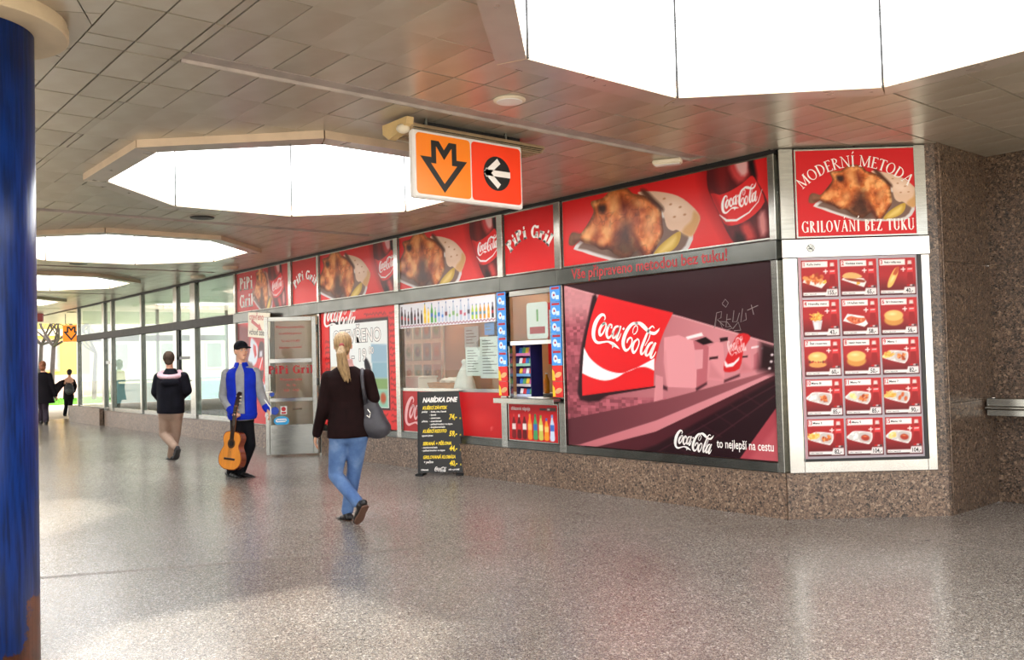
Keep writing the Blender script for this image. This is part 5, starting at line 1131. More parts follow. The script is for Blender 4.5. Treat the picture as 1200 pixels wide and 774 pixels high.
nb = MB().box(-10.3, -9.85, 0, .03, 1.55, 2.0).build('notice_board', M['dark']); nb.location = (0, 8.26, 0); tag(nb, 'dark notice board on the tan wall inside the snack bar', 'board')
bk_ = empty('basket', 'brown basket of wrapped buns on the inner counter', 'basket', (-9.9, 7.22, 1.0))
MB().rings([[(sx * rx, sy * ry, z) for sx, sy in ((-1, -1), (1, -1), (1, 1), (-1, 1))] for z, rx, ry in ((0, .22, .14), (.14, .27, .18), (.14, .25, .16), (.02, .2, .12))]).build('basket_body', M['wood'], bk_)
mb = MB(); r_ = np.random.default_rng(4)
for k in range(7): mb.ell((r_.uniform(-.16, .16), r_.uniform(-.08, .08), .13 + r_.uniform(0, .04)), (.08, .06, .04), nu=10, nv=6)
mb.build('wrapping_paper', M['white'], bk_, smooth=True)
bg = empty('plastic_bag', 'white plastic bag standing knotted in the sales window', 'bag', (-9.35, 7.08, 1.0))
MB().lathe((0, 0, 0), [(.13, 0), (.15, .06), (.13, .16), (.08, .28), (.035, .36), (.028, .38), (.045, .42), (.02, .45)], 14).build('bag_body', mat('thin_plastic', (226, 226, 222), .35), bg, smooth=True)
bt = empty('box_white', 'white box on the inner counter at the end of the sales window', 'box', (-10.75, 7.25, 1.0)); MB().box(-.3, .3, -.16, .16, 0, .2).build('carton', M['white'], bt, bevel=.006); MB().box(-.32, .32, -.17, .17, .201, .225).build('lid', M['white'], bt, bevel=.004)
lp = empty('ceiling_lamp', 'unseen strip lamp added to light the snack bar', 'lamp', (-9.0, 7.5, CH)); MB().box(-.9, .9, -.08, .08, -.07, 0).build('housing', M['white'], lp); MB().tube([(-.85, 0, -.09), (.85, 0, -.09)], .02).build('tube', M['tube'], lp)  # unseen lamps added to light the dark interior
lp2 = copy_tree(lp); lp2.location = (-11.6, 7.5, CH); lp2['label'] = 'unseen strip lamp added inside the snack bar near the entrance'; lp3 = copy_tree(lp); lp3.location = (-14.3, 8.0, CH); lp3['label'] = 'unseen strip lamp added inside over the shop entrance'

# serving hatch bay
hw = empty('window_21', 'serving hatch window with its sliding sash', None, (-7.6, FY, .48), kind='structure')
MB().box(-.445, .445, -.004, .004, 1.17, 1.69).build('pane', M['glass_kiosk'], hw); MB().box(-.445, .445, -.03, .03, 1.115, 1.168).build('sash_bar', M['steel_bright'], hw, bevel=.004); MB().box(-.445, .445, -.03, .03, 1.69, 1.755).build('head_bar', M['steel'], hw, bevel=.004)
for x in (-.44, .40): MB().box(x, x + .04, -.03, .03, .50, 1.113).build('jamb', M['steel'], hw, bevel=.004)
hl = empty('hatch_ledge', 'steel ledge under the open serving hatch', 'ledge', (-7.6, 6.62, .955)); MB().box(-.52, .52, -.06, .05, 0, .03).build('ledge_board', M['steel'], hl, bevel=.004); MB().box(-.52, .52, -.062, -.05, -.03, .03).build('front_lip', M['steel'], hl, bevel=.003)
tr = empty('coin_tray', 'white coin tray lying on the hatch ledge', 'tray', (-7.38, 6.62, .986)); MB().box(-.13, .13, -.05, .05, 0, .012).build('tray_base', M['white'], tr, bevel=.004); MB().box(-.13, .13, -.052, -.04, .012, .024).build('tray_rim', M['white'], tr)
dp, w, h = board('drinks_sign', 'red printed panel of eight drink bottles under the hatch ledge', 'sign', -8.03, -7.17, .482, .922, y=6.715, edge='steel')
p = Pic(.012, w - .012, .012, h - .012, 90, 50, (214, 30, 36)); p.mix(np.clip(.6 - p.y * 1.6, 0, .4), (160, 16, 22))
def big_bottle(x, hh, wd, c, lab, cap):
    p.poly(closed([(x - wd, .035), (x + wd, .035), (x + wd * .9, .05 + hh * .3), (x + wd, .05 + hh * .55), (x + wd * .42, .05 + hh * .82), (x + wd * .36, .04 + hh), (x - wd * .36, .04 + hh), (x - wd * .42, .05 + hh * .82), (x - wd, .05 + hh * .55), (x - wd * .9, .05 + hh * .3)], 3), c); p.rect(x - wd * .9, x + wd * .9, .05 + hh * .32, .05 + hh * .58, lab); p.rect(x - wd * .4, x + wd * .4, .03 + hh * .95, .04 + hh * 1.04, cap)
for k, (hh, c, lb, cp) in enumerate([(.26, (120, 20, 24), (236, 214, 210), (220, 60, 60)), (.26, (90, 14, 18), (200, 40, 44), (230, 220, 216)), (.27, (100, 16, 20), (236, 222, 218), (210, 40, 44)), (.27, (246, 140, 40), (250, 190, 90), (240, 150, 50)), (.27, (70, 156, 96), (60, 110, 180), (60, 140, 80)), (.26, (206, 200, 90), (226, 230, 150), (120, 170, 70)), (.23, (250, 150, 40), (250, 200, 110), (70, 90, 170)), (.27, (206, 220, 238), (60, 110, 190), (120, 160, 220))]): big_bottle(.095 + k * .094, hh, .036, c, lb, cp)
p.rect(.55, .66, .365, .39, (70, 60, 60)); p.rect(.67, .82, .36, .4, (90, 70, 66)); p.rect(.68, .72, .37, .385, (230, 220, 214)); picture(p, 'picture', M['print'], dp)
text('chlazené nápoje', .06, M['text_white'], dp, .05, .36, -.0022, 'LEFT', .012, .88)
blu, blu2, red_s = mat('sticker_sky', (58, 146, 226), .4), mat('sticker_pale', (206, 226, 246), .4), mat('sticker_red', (222, 34, 30), .4)
yl_ = mat('sticker_yellow', (250, 200, 40), .4)
def sticker_strip(x0, x1, label):
    t = empty('sticker_strip', label, 'sticker', (x0, 6.69, 1.0), group='strips of frozen snack stickers'); w = x1 - x0; n = 7; hh = 1.235 / n
    for k in range(n):
        z = k * hh; m = red_s if k < 2 else blu
        o = MB().box(0, w, 0, .003, z + .002, z + hh - .002).build('sticker', m, t)
        if k < 2: MB().add([(.0, -.0006, z + .01), (w * .3, -.0006, z + .01), (w * .2, -.0006, z + hh * .6), (.0, -.0006, z + hh * .8)], [(0, 1, 2, 3)]).build('corner_print', yl_, o); q = [(w * .58 + w * .34 * math.cos(a), -.001, z + hh * .42 + hh * .17 * math.sin(a) + .2 * w * math.cos(a) * .4) for a in np.linspace(0, 6.28, 16)[:-1]]; MB().add(q, [tuple(range(15))]).build('roll_print', mat('roll_tan', (226, 176, 116), .5) if 'roll_tan' not in bpy.data.materials else bpy.data.materials['roll_tan'], o)
        else:
            MB().box(w * .12, w * .88, -.0006, 0, z + hh * .78, z + hh * .92).build('title_print', M['text_red'], o)
            q = [(w * .36 + w * .22 * math.cos(a), -.001, z + hh * .42 + hh * .24 * math.sin(a)) for a in np.linspace(0, 6.28, 14)[:-1]]; MB().add(q, [tuple(range(13))]).build('ice_print', blu2, o); MB().box(w * .55, w * .86, -.001, 0, z + hh * .14, z + hh * .4).build('price_print', blu2, o); MB().box(w * .30, w * .46, -.0014, 0, z + hh * .36, z + hh * .5).build('red_print', M['text_red'], o)
sticker_strip(-8.165, -8.0, 'strip of blue ice lolly and red roll stickers between sales window and hatch'); sticker_strip(-7.225, -7.06, 'strip of blue ice lolly and red roll stickers beside the tunnel poster')
# candy rack in the hatch
rk = empty('sweets_rack', 'dark blue rack with five tiers of wrapped sweets in the hatch opening', 'rack', (-7.86, 6.90, .99)); rb_ = mat('rack_blue', (40, 36, 92), .4)
MB().box(-.125, .125, .03, .10, 0, .62).build('rack_back', rb_, rk); MB().box(-.135, -.125, -.08, .1, 0, .62).build('rack_side', rb_, rk); MB().box(.125, .135, -.08, .1, 0, .62).build('rack_side', rb_, rk)
for k in range(5):
    MB().prism([(-.124, -.08, .005 + .12 * k), (-.124, .03, .035 + .12 * k), (-.124, .03, .03 + .12 * k), (-.124, -.08, .0 + .12 * k)], (.248, 0, 0)).build('shelf', rb_, rk); MB().box(-.124, .124, -.085, -.078, 0 + .12 * k, .032 + .12 * k).build('shelf_lip', mat('lip_%s' % 'abcde'[k], [(196, 206, 230), (206, 196, 200), (120, 170, 220), (150, 200, 180), (206, 120, 160)][k], .4), rk)
    for i in range(4):
        c = [(236, 236, 240), (210, 60, 70), (60, 120, 200), (90, 170, 110), (240, 200, 70), (200, 90, 150)][(i + 2 * k) % 6]; nm = 'wrap_%d_%d_%d' % c
        m = bpy.data.materials.get(nm) or mat(nm, c, .35)
        q = MB().box(-.027, .027, -.025, .025, 0, .068).build('sweet_pack', m, None, (-7.86 - .0885 + i * .059, 6.90 - .03, .99 + .027 + .12 * k), bevel=.006); q.rotation_euler = (-.25, 0, 0)
        tag(q, 'wrapped sweet pack in the %s tier of the hatch rack, %s from the post' % (['lowest', 'second', 'middle', 'fourth', 'top'][k], ['nearest', 'second', 'third', 'farthest'][i]), 'sweets', 'packs of sweets in the hatch rack')
fr_ = empty('drinks_fridge', 'dark glass door drinks fridge inside the hatch', 'fridge', (-7.35, 7.9, 0)); MB().box(-.35, .35, -.3, .3, 0, 2.0).build('cabinet', M['black_metal'], fr_, bevel=.01); MB().box(-.30, .30, -.33, -.302, .3, 1.85).build('door', M['dark'], fr_, bevel=.008); MB().box(.24, .27, -.36, -.332, .8, 1.3).build('handle', M['steel'], fr_); MB().box(-.35, -.31, -.325, -.301, .3, 1.85).build('light_strip', M['white'], fr_)
yb_ = empty('drink_bottle', 'orange drink bottle standing inside the hatch', 'bottle', (-8.12, 7.42, 1.0)); MB().lathe((0, 0, 0), [(.034, 0), (.036, .06), (.036, .15), (.014, .21), (.013, .235)], 14).build('bottle_body', mat('orange_drink', (240, 150, 30), .2), yb_, smooth=True); MB().cyl((0, 0), .015, .236, .255, 12).build('cap', M['white'], yb_)
rp = MB().box(-9.0, -8.7, 0, .02, 1.35, 2.2).build('wall_poster', M['red']); rp.location = (0, 8.27, 0); tag(rp, 'red poster on the back wall seen through the hatch', 'poster')
sg = empty('paper_sign', 'pale green rounded paper sign in the upper hatch window', 'paper', (-7.72, 6.77, 1.66), group='paper sheets behind the shop glass'); plate(rrect(0, .36, 0, .42, .04), 0, 'card', 'paper', sg); MB().box(.05, .31, -.001, 0, .06, .14).build('coloured_print', M['text_red'], sg); MB().box(.17, .2, -.001, 0, .2, .34).build('green_print', mat('green_print', (110, 170, 90), .5), sg)
sheet('pale sheet beside the rounded paper sign in the upper hatch window', -7.34, -7.22, 1.62, 1.98, 6.775, 'paper_blue', 7)
# A-board
ab = empty('menu_board', 'black standing menu board with yellow dish names in front of the snack bar', 'menu board', (-9.33, 6.29, .0))
e0 = Vector((-9.33, 6.29, 0)); ed_ = Vector((.40, .41, 0)).normalized(); ab.rotation_euler = (0, 0, math.atan2(ed_.y, ed_.x)); AW, AH, LEAN = .585, 1.02, .10
pm = MB().box(0, AW, -.012, .012, 0, AH).build('panel', M['ink'], ab, (0, 0, .035)); pm.rotation_euler = (-LEAN, 0, 0)
MB().box(.03, AW - .03, .25, .27, .02, .9).build('rear_panel', M['black_metal'], ab).rotation_euler = (.12, 0, 0)
for x in (0, AW - .03): MB().box(x, x + .03, -.016, .016, -.0, AH + .01).build('side_rail', M['black_metal'], ab, (0, -.0, .03)).rotation_euler = (-LEAN, 0, 0)
for x in (.02, AW - .05): MB().box(x - .05, x + .05, -.06, .3, 0, .028).build('foot', M['black_metal'], ab, bevel=.008)
yj, wj = MB(), MB(); Lft = .055
def put(j, s_, sz, x, z, sx=1.0, shr=.25, b=.03, al='LEFT'): text(s_, sz, None, None, x, z, -.0135, al, b, sx, shr, join=j, res=2)
put(wj, 'NABÍDKA DNE', .082, Lft + .01, .885, .80, .3, .045)
for s_, z in (('KUŘECÍ ZÁVITEK', .795), ('KUŘECÍ RIZOTO', .50), ('SEKANÁ + PŘÍLOHA', .345), ('GRILOVANÁ KLOBÁSA', .175)): put(yj, s_, .056, Lft + .01, z, .72, .3, .035)
for s_, z in (('74,-', .665), ('59,-', .455), ('44,-', .27), ('40,-', .085)): put(yj, s_, .09, .40, z, .72, .25, .03); put(yj, 'Kč', .03, .535, z, .8)
for s_, x, z in (('plněný:', Lft, .755), ('- šunka, niva, česnek', .155, .755), ('- špenát', .155, .715), ('- uzené maso', .155, .675), ('příloha:', Lft, .635), ('- americké zelí', .155, .635), ('- pečený brambor ve slupce', .155, .597), ('- bramborová kaše', .155, .56), ('sypané sýrem', Lft, .455), ('- bramborová kaše', Lft, .305), ('- pečený brambor ve slupce', Lft, .268), ('Chlazená', .04, .028), ('zde v prodeji', .39, .028)): put(wj, s_, .029, x, z, .88, .15, .03)
put(wj, '+ pečivo', .042, Lft + .02, .12, .8)
yj.build('dish_lettering', M['yellow'], pm); wj.build('lettering', M['text_white'], pm); ribbons([q for q in script_strokes(.15)], 'script_lettering', M['text_white'], pm, .215, .04, -.0135)
# ---------------------------------------------------------------- people
SKIN = mat('skin', (222, 168, 138), .55, var=.04, scale=9); SKIN2 = mat('skin_ruddy', (212, 156, 128), .55, var=.04, scale=9)
EYE = mat('eye_dark', (38, 28, 24), .2); EYEW = mat('eye_white', (232, 228, 222), .3); LIP = mat('lips', (178, 98, 92), .5)
def axes(facing, up=(0, 0, 1)):
    f = Vector(facing).normalized(); u = Vector(up); r = f.cross(u).normalized(); u = r.cross(f).normalized()
    return f, r, u, Matrix((r, f, u)).transposed()
def head_solids(mb, c, f, r, u, R, k=1.0):
    def e(df, dr, du, a, b, d): mb.ell(c + f * df * k + r * dr * k + u * du * k, (a * k, b * k, d * k), R, 16, 11)
    e(-.012, 0, .025, .076, .094, .098); e(.02, 0, -.03, .064, .072, .08); e(.035, 0, -.07, .048, .05, .045); e(.066, 0, -.096, .022, .02, .018)
    e(.076, 0, .03, .05, .02, .014); e(.094, 0, .0, .011, .016, .02); e(.102, 0, -.016, .014, .014, .011); e(.083, 0, -.052, .024, .014, .012)
    for s in (-1, 1): e(.058, s * .038, -.018, .024, .026, .022); e(-.008, s * .077, -.004, .01, .024, .032)
def face(parent, c, f, r, u, R, k, loc, brow):
    for s in (-1, 1):
        MB().ell(c + f * .083 * k + r * s * .031 * k + u * .010 * k - Vector(loc), (.014 * k, .009 * k, .0075 * k), R).build('eye', EYEW, parent, smooth=True)
        MB().ell(c + f * .0905 * k + r * s * .031 * k + u * .010 * k - Vector(loc), (.006 * k, .004 * k, .006 * k), R).build('iris', EYE, parent, smooth=True)
        MB().ell(c + f * .0935 * k + r * s * .032 * k + u * .031 * k - Vector(loc), (.019 * k, .006 * k, .004 * k), R).build('eyebrow', brow, parent, smooth=True)
    MB().ell(c + f * .0945 * k - u * .054 * k - Vector(loc), (.022 * k, .006 * k, .006 * k), R).build('mouth', LIP, parent, smooth=True)
def hand(mb, w, d, n, side, curl=25, k=1.0, thumb=1.0):
    """Palm and five fingers from wrist W along D, palm facing N, thumb towards SIDE."""
    d = Vector(d).normalized(); n = Vector(n); n = (n - d * n.dot(d)).normalized(); s = d.cross(n).normalized(); s = s if s.dot(Vector(side)) > 0 else -s
    R = Matrix((s, n, d)).transposed(); mb.ell(w + d * .05 * k, (.041 * k, .016 * k, .056 * k), R, 12, 9); mb.cap(w - d * .03 * k, w + d * .02 * k, .028 * k, .026 * k, 10)
    for i, (o, ln) in enumerate(((.03, .076), (.0105, .086), (-.009, .08), (-.028, .062))):
        p = w + d * (.09 - .006 * abs(i - 1)) * k + s * o * k; a = math.radians(curl * .8 + 3 * i); q = p - d * .03 * k
        for j, fr_ in enumerate((.46, .31, .23)):
            dr_ = d * math.cos(a) + n * math.sin(a); e = p + dr_ * ln * fr_ * k
            mb.cap(q if j == 0 else p, e, .0092 * k, (.0088 - .0008 * j) * k, 8); p = e; a += math.radians(curl)
    p = w + d * .025 * k + s * .028 * k; t1 = (d * .6 + s * .75 + n * .25 * thumb).normalized(); e = p + t1 * .045 * k; mb.cap(p, e, .0125 * k, .0105 * k, 8)
    t2 = (d * .9 + s * .25 + n * .5 * thumb).normalized(); mb.cap(e, e + t2 * .032 * k, .0105 * k, .0085 * k, 8)
def torso(mb, pel, neck, right, secs, g=0.0, fwd=None):
    ax = (neck - pel).normalized(); right = (right - ax * right.dot(ax)).normalized(); f = ax.cross(right).normalized() * -1
    rs = []
    for t, rx, ry in secs:
        c = pel.lerp(neck, t); n = 24
        rs.append([c + right * (rx + g) * math.cos(2 * math.pi * i / n) + f * (ry + g) * math.sin(2 * math.pi * i / n) for i in range(n)])
    mb.rings(rs)
W_SEC = [(-.12, .13, .1), (0, .17, .118), (.1, .175, .12), (.3, .145, .1), (.45, .132, .095), (.7, .158, .11), (.86, .165, .098), (.97, .11, .075), (1.04, .05, .05)]
M_SEC = [(-.12, .13, .1), (0, .165, .115), (.1, .165, .115), (.3, .155, .108), (.5, .16, .11), (.75, .185, .118), (.88, .185, .102), (.98, .12, .078), (1.05, .055, .055)]
def body(J, secs, k=1.0, curlL=22, curlR=22, vox=.009, skin=SKIN, parent=None, loc=(0, 0, 0), hdL=None, hdR=None, nL=None, nR=None):
    mb = MB(); right = (J['shR'] - J['shL']).normalized()
    torso(mb, J['pel'], J['neck'], right, secs); f, r, u, R = axes(J['face'], J.get('headup', (0, 0, 1)))
    head_solids(mb, J['head'], f, r, u, R, k); mb.cap(J['neck'] - Vector((0, 0, .05)), J['head'] - u * .04 - f * .012, .058 * k, .052 * k)
    bf = Vector((0, 0, 1)).cross(right)
    for S in 'LR':
        mb.cap(J['sh' + S], J['el' + S], .05 * k, .04 * k); mb.cap(J['el' + S], J['wr' + S], .04 * k, .027 * k)
        d = (hdL if S == 'L' else hdR) or (J['wr' + S] - J['el' + S]); n = (nL if S == 'L' else nR) or (right * (1 if S == 'L' else -1)); hand(mb, J['wr' + S], d, n, bf, curlL if S == 'L' else curlR, k)
        mb.cap(J['hip' + S], J['kn' + S], .082 * k, .054 * k); mb.cap(J['kn' + S], J['an' + S], .054 * k, .036 * k); mb.cap(J['an' + S], J['an' + S].lerp(J['toe' + S], .25) , .03 * k, .02 * k)
    o = melt(mb, 'body', skin, vox, 3, parent, loc, 0.0); return o, f, r, u, R
def sleeves(mb, J, r0, r1, r2, upto=1.0):
    for S in 'LR': mb.cap(J['sh' + S], J['el' + S], r0, r1); mb.cap(J['el' + S], J['el' + S].lerp(J['wr' + S], upto), r1, r2)
def legs(mb, J, r0, r1, r2):
    for S in 'LR':
        mid = J['hip' + S].lerp(J['kn' + S], .45)
        mb.cap(J['hip' + S], mid, r0, r0 * .88, 16); mb.cap(mid, J['kn' + S], r0 * .88, r1, 16); c = J['kn' + S].lerp(J['an' + S], .35); mb.cap(J['kn' + S], c, r1, r1 * .98, 16); mb.cap(c, J['an' + S], r1 * .98, r2, 16)
    mb.cap(J['hipL'], J['hipR'], r0 * 1.08, r0 * 1.08, 16)
def shoe(parent, heel, toe, m, loc, w=.042, sole=None, heelh=0.0, ank=None):
    mb = MB(); heel, toe = Vector(heel), Vector(toe); d = (toe - heel); L_ = d.length; d.normalize(); s = d.cross(Vector((0, 0, 1)));  s = s.normalized() if s.length > .05 else Vector((1, 0, 0)); up = s.cross(d).normalized()
    for t, rw, rh in ((.02, .8, .8), (.2, .88, .95), (.4, .85, 1.0), (.6, 1.0, .8), (.8, 1.0, .62), (.97, .75, .45)):
        R = Matrix((s, d, up)).transposed(); mb.ell(heel + d * L_ * t + up * .034 * rh, (w * rw, L_ * .16, .04 * rh), R, 12, 8)
    if ank is not None: mb.cap(heel + d * .05 + up * .05, Vector(ank), .042, .043)
    o = melt(mb, 'shoe', m, .009, 3, parent, loc, 0.002)
    sm = MB(); out = []
    for t, rw in ((0, .5), (.06, .85), (.3, .85), (.45, .8), (.65, 1.05), (.85, 1.0), (.97, .6), (1.02, .2)): out.append((t, rw * w))
    pts = [heel + d * L_ * t + s * q for t, q in out] + [heel + d * L_ * t - s * q for t, q in out[::-1]]
    sm.prism([p - up * .004 - Vector(loc) for p in pts], up * -.014); so = sm.build('sole', sole or m, o)
    zs = min((v.co.z for v in so.data.vertices));
    if zs + loc[2] < 0:
        for v in so.data.vertices: v.co.z = max(v.co.z, -loc[2])
    return o
def person(label, loc): return empty('person', label, 'person', loc)

# --- woman in the dark jacket, walking away
D = 8.05; V = lambda u, v, dd=0.0: at(u, v, D + dd)
loc = at(405, 611, D + .05); loc.z = 0
J = dict(head=V(402, 405.5), neck=V(405, 431, .0), pel=V(409, 501), face=Vector((-.80, .56, .02)), shL=V(385, 443), shR=V(430, 441), elL=V(378.5, 479, -.02), wrL=V(371.5, 508, .06), elR=V(438, 467, .0), wrR=V(426, 474, .24),
         hipL=V(398, 511), hipR=V(420, 509), knL=V(393, 557, .06), anL=V(418, 588, -.20), toeL=V(418, 608, -.16), knR=V(415, 553, .14), anR=V(407, 599, .10), toeR=V(398, 610, .24))
wp = person('blonde woman in dark brown jacket and blue jeans walking away with a shoulder bag', loc)
b_, f, r, u, R = body(J, W_SEC, .98, 18, 50, .008, SKIN, wp, loc)
face(wp, J['head'], f, r, u, R, .98, loc, mat('brow_blonde', (120, 88, 52), .7))
JK = mat('jacket_brown', (30, 15, 15), .85, spec=.12, var=.15, scale=14, bump=.3); JEAN = None
mb = MB(); right = (J['shR'] - J['shL']).normalized()
torso(mb, J['pel'], J['neck'], right, [(-.16, .192, .142), (-.05, .188, .138), (.1, .18, .13), (.3, .155, .112), (.45, .148, .106), (.7, .172, .12), (.86, .176, .108), (.95, .13, .086), (1.02, .07, .07)], .012); sleeves(mb, J, .068, .058, .046)
melt(mb, 'jacket', JK, .01, 4, wp, loc)
mb = MB(); torso(mb, J['pel'], J['neck'], right, [(.93, .092, .086), (1.06, .066, .068), (1.14, .062, .066)], .004); melt(mb, 'collar', mat('pale_collar', (206, 160, 156), .8), .009, 3, wp, loc)
kj = NT('denim'); v_ = kj.coord(); n_ = kj.n('TexNoise', Scale=5.0, Detail=5.0); kj.l(v_, n_.inputs['Vector']); n2_ = kj.n('TexNoise', Scale=240.0); kj.l(v_, n2_.inputs['Vector'])
mx_ = kj.n('MixRGB', blend_type='OVERLAY'); mx_.inputs[0].default_value = .3; kj.l(kj.ramp(n_.outputs['Fac'], [(.3, (62, 92, 142)), (.5, (92, 124, 172)), (.7, (136, 162, 200))]), mx_.inputs[1]); kj.l(n2_.outputs['Fac'], mx_.inputs[2]); kj.l(mx_.outputs[0], kj.b.inputs['Base Color']); kj.b.inputs['Roughness'].default_value = .85
JEAN = kj.m
mb = MB(); legs(mb, J, .094, .066, .055); melt(mb, 'jeans', JEAN, .01, 4, wp, loc)
SOLE = mat('brown_sole', (104, 72, 56), .7); BLK = mat('black_leather', (22, 18, 18), .4)
shoe(wp, V(428, 592, -.27), V(418, 613, -.17), BLK, loc, .043, SOLE, ank=J['anL']); shoe(wp, V(411, 610, .04), V(397.5, 611, .22), BLK, loc, .043, SOLE, ank=J['anR'])
HAIR = mat('blonde_hair', (156, 126, 86), .5, var=.25, scale=10, stretch=(9, 9, 1.2), bump=.4)
mb = MB(); mb.ell(J['head'] - f * .026 + u * .032, (.085, .092, .1), R, 18, 12); mb.ell(J['head'] - f * .05 - u * .03, (.066, .06, .07), R, 16, 10); mb.ell(J['head'] - f * .105 - u * .002, (.028, .03, .028), R); melt(mb, 'hair', HAIR, .008, 4, wp, loc)
mb = MB(); t0 = J['head'] - f * .118 + u * .0; rr = np.random.default_rng(2)
for k in range(16):
    a = rr.uniform(-.032, .032); bq = rr.uniform(-.02, .02); p0 = t0 + r * a * .2; mb.tube([p0, p0 - f * (.05 + bq) - u * .07 + r * a * .9, p0 - f * (.035 + bq) - u * .19 + r * (a * 1.35 + .015), p0 - f * (.02 + bq) - u * (.30 + rr.uniform(-.03, .05)) + r * (a * .95 + .05)], [.016, .02, .016, .004], 8)
melt(mb, 'ponytail', HAIR, .007, 2, wp, loc); MB().ell(t0 - f * .008 - loc, (.024, .012, .026), R).build('hair_tie', mat('hair_tie', (150, 60, 60), .6), wp, smooth=True)
# shoulder bag
bgl = V(440, 492, -.02); bag = empty('shoulder_bag', 'slouchy dark grey shoulder bag hanging from the shoulder of the blonde woman', 'bag', bgl); BG = mat('bag_grey', (62, 60, 66), .5, var=.2, scale=7, bump=.3)
mb = MB(); a_, b2, c2 = axes((J['face'].x, J['face'].y, 0))[0:3]
for (uu, vv, dd), rx, ry, rz in (((438, 497, -.02), .13, .085, .13), ((442, 502, -.02), .13, .09, .10), ((434, 478, 0), .085, .06, .10), ((436, 486, 0), .11, .07, .10), ((430, 505, 0), .09, .075, .07)): mb.ell(V(uu, vv, dd), (rx, ry, rz), axes(J['face'])[3], 14, 10)
melt(mb, 'bag_body', BG, .012, 5, bag, bgl)
for o_ in (-.02, .02): MB().tube([V(429 + o_ * 60, 474, -.05 + o_) - bgl, V(425.5, 455, -.1) - bgl, V(424, 441, -.085) - bgl, V(424.5, 433.5, -.01 + o_) - bgl, V(427, 437, .09) - bgl, V(433, 470, .11) - bgl], [.014, .016, .017, .017, .016, .014], 8).build('strap', BG, bag, smooth=True)
MB().tube([V(431, 480, -.09) - bgl, V(434, 484, -.1) - bgl, V(433, 490, -.1) - bgl, V(430, 487, -.1) - bgl], .006, 6).build('buckle', M['steel_bright'], bag)

# --- young man with the guitar
D = 11.5; loc = at(281, 560, D); loc.z = 0
vdir = (Vector(CAM) - V(282, 440)).normalized(); vr = Vector(RT)
fdir = (vdir * .8 + vr * .6); fdir.z = 0
hf = (vdir * .86 + vr * .5); hf.z = .03
J = dict(head=V(282.5, 412), neck=V(282.5, 430.5), pel=V(284, 486), face=hf, shR=V(266, 439, -.02), shL=V(299, 437.5, .06), elR=V(261.5, 464, .02), wrR=V(272, 483, -.14), elL=V(305.5, 462, .06), wrL=V(313, 479.5, -.02),
         hipR=V(278.5, 493, -.02), hipL=V(289, 492, .04), knR=V(276, 524, -.1), anR=V(271, 553, .06), toeR=V(278, 559, -.1), knL=V(293, 522, .0), anL=V(282, 553, .02), toeL=V(292, 560, -.06))
gp = person('young man in black cap and blue grey sleeved jacket carrying a guitar', loc)
gdir = (V(277.5, 472, -.2) - V(272.5, 510, -.2)).normalized()
b_, f, r, u, R = body(J, M_SEC, 1.0, 20, 58, .008, SKIN, gp, loc, hdR=V(275.5, 487.5, -.2) - V(271.5, 483.5, -.15), nR=vdir * -.7 + vr * .5)
face(gp, J['head'], f, r, u, R, 1.0, loc, mat('brow_dark', (50, 36, 30), .7))
mb = MB(); mb.ell(J['head'] - f * .03 + u * .02, (.083, .086, .088), R, 16, 10); melt(mb, 'hair', mat('dark_hair', (48, 34, 28), .6, var=.2), .008, 3, gp, loc)
CAPM = mat('cap_black', (20, 20, 26), .8, spec=.12, bump=.2); mb = MB(); mb.ell(J['head'] - f * .008 + u * .062, (.09, .104, .078), R, 18, 12)
for k in range(9): a = -.8 + .2 * k; mb.ell(J['head'] + f * (.088 + .04 * math.cos(a * 1.5)) + r * .066 * a / .8 + u * (.05 - .012 * a * a), (.02, .042, .011), R, 10, 7)
melt(mb, 'cap', CAPM, .007, 2, gp, loc)
right = (J['shR'] - J['shL']).normalized()
GREY = mat('grey_jersey', (150, 150, 150), .85, spec=.12, var=.06, scale=16, bump=.2); BLUE = mat('royal_blue', (22, 46, 176), .75, spec=.12, var=.08, scale=12); 
mb = MB(); torso(mb, J['pel'], J['neck'], right, M_SEC, .012); mb.cap(J['neck'] - Vector((0, 0, .03)), J['neck'] + Vector((0, 0, .02)), .066, .06); melt(mb, 'shirt', GREY, .01, 3, gp, loc)
# open jacket: shell with a gap down the front
ax = (J['neck'] - J['pel']).normalized(); rt_ = (right - ax * right.dot(ax)).normalized(); fw_ = ax.cross(rt_) * -1
if fw_.dot(fdir) < 0: fw_ = -fw_
rs = []; n = 30
for t, rx, ry in [(-.02, .178, .138), (.04, .186, .145), (.2, .184, .145), (.5, .186, .142), (.75, .198, .142), (.88, .196, .126), (.96, .15, .104), (1.0, .1, .088), (1.1, .078, .078)]:
    c = J['pel'].lerp(J['neck'], t); rs.append([c + rt_ * rx * math.sin(a) + fw_ * ry * math.cos(a) - loc for a in np.linspace(.36, 2 * math.pi - .24, n)])
jo = MB().rings(rs, closed=False, caps=False).build('jacket_body', BLUE, gp, smooth=True); md = jo.modifiers.new('t', 'SOLIDIFY'); md.thickness = .016; md.offset = 1
for S in 'LR':
    mb = MB(); mb.cap(J['sh' + S], J['el' + S], .072, .062); mb.cap(J['el' + S], J['el' + S].lerp(J['wr' + S], .86), .062, .054); mb.ell(J['sh' + S], (.072, .074, .076)); melt(mb, 'sleeve', GREY, .01, 4, gp, loc)
    mb = MB(); mb.cap(J['el' + S].lerp(J['wr' + S], .84), J['el' + S].lerp(J['wr' + S], 1.0), .058, .05); melt(mb, 'cuff', BLUE, .01, 3, gp, loc)
mb = MB(); torso(mb, J['pel'], J['neck'], right, [(-.1, .168, .128), (-.03, .184, .142), (.03, .188, .147)], .004); mb2 = melt(mb, 'hem_band', BLUE, .01, 3, gp, loc)
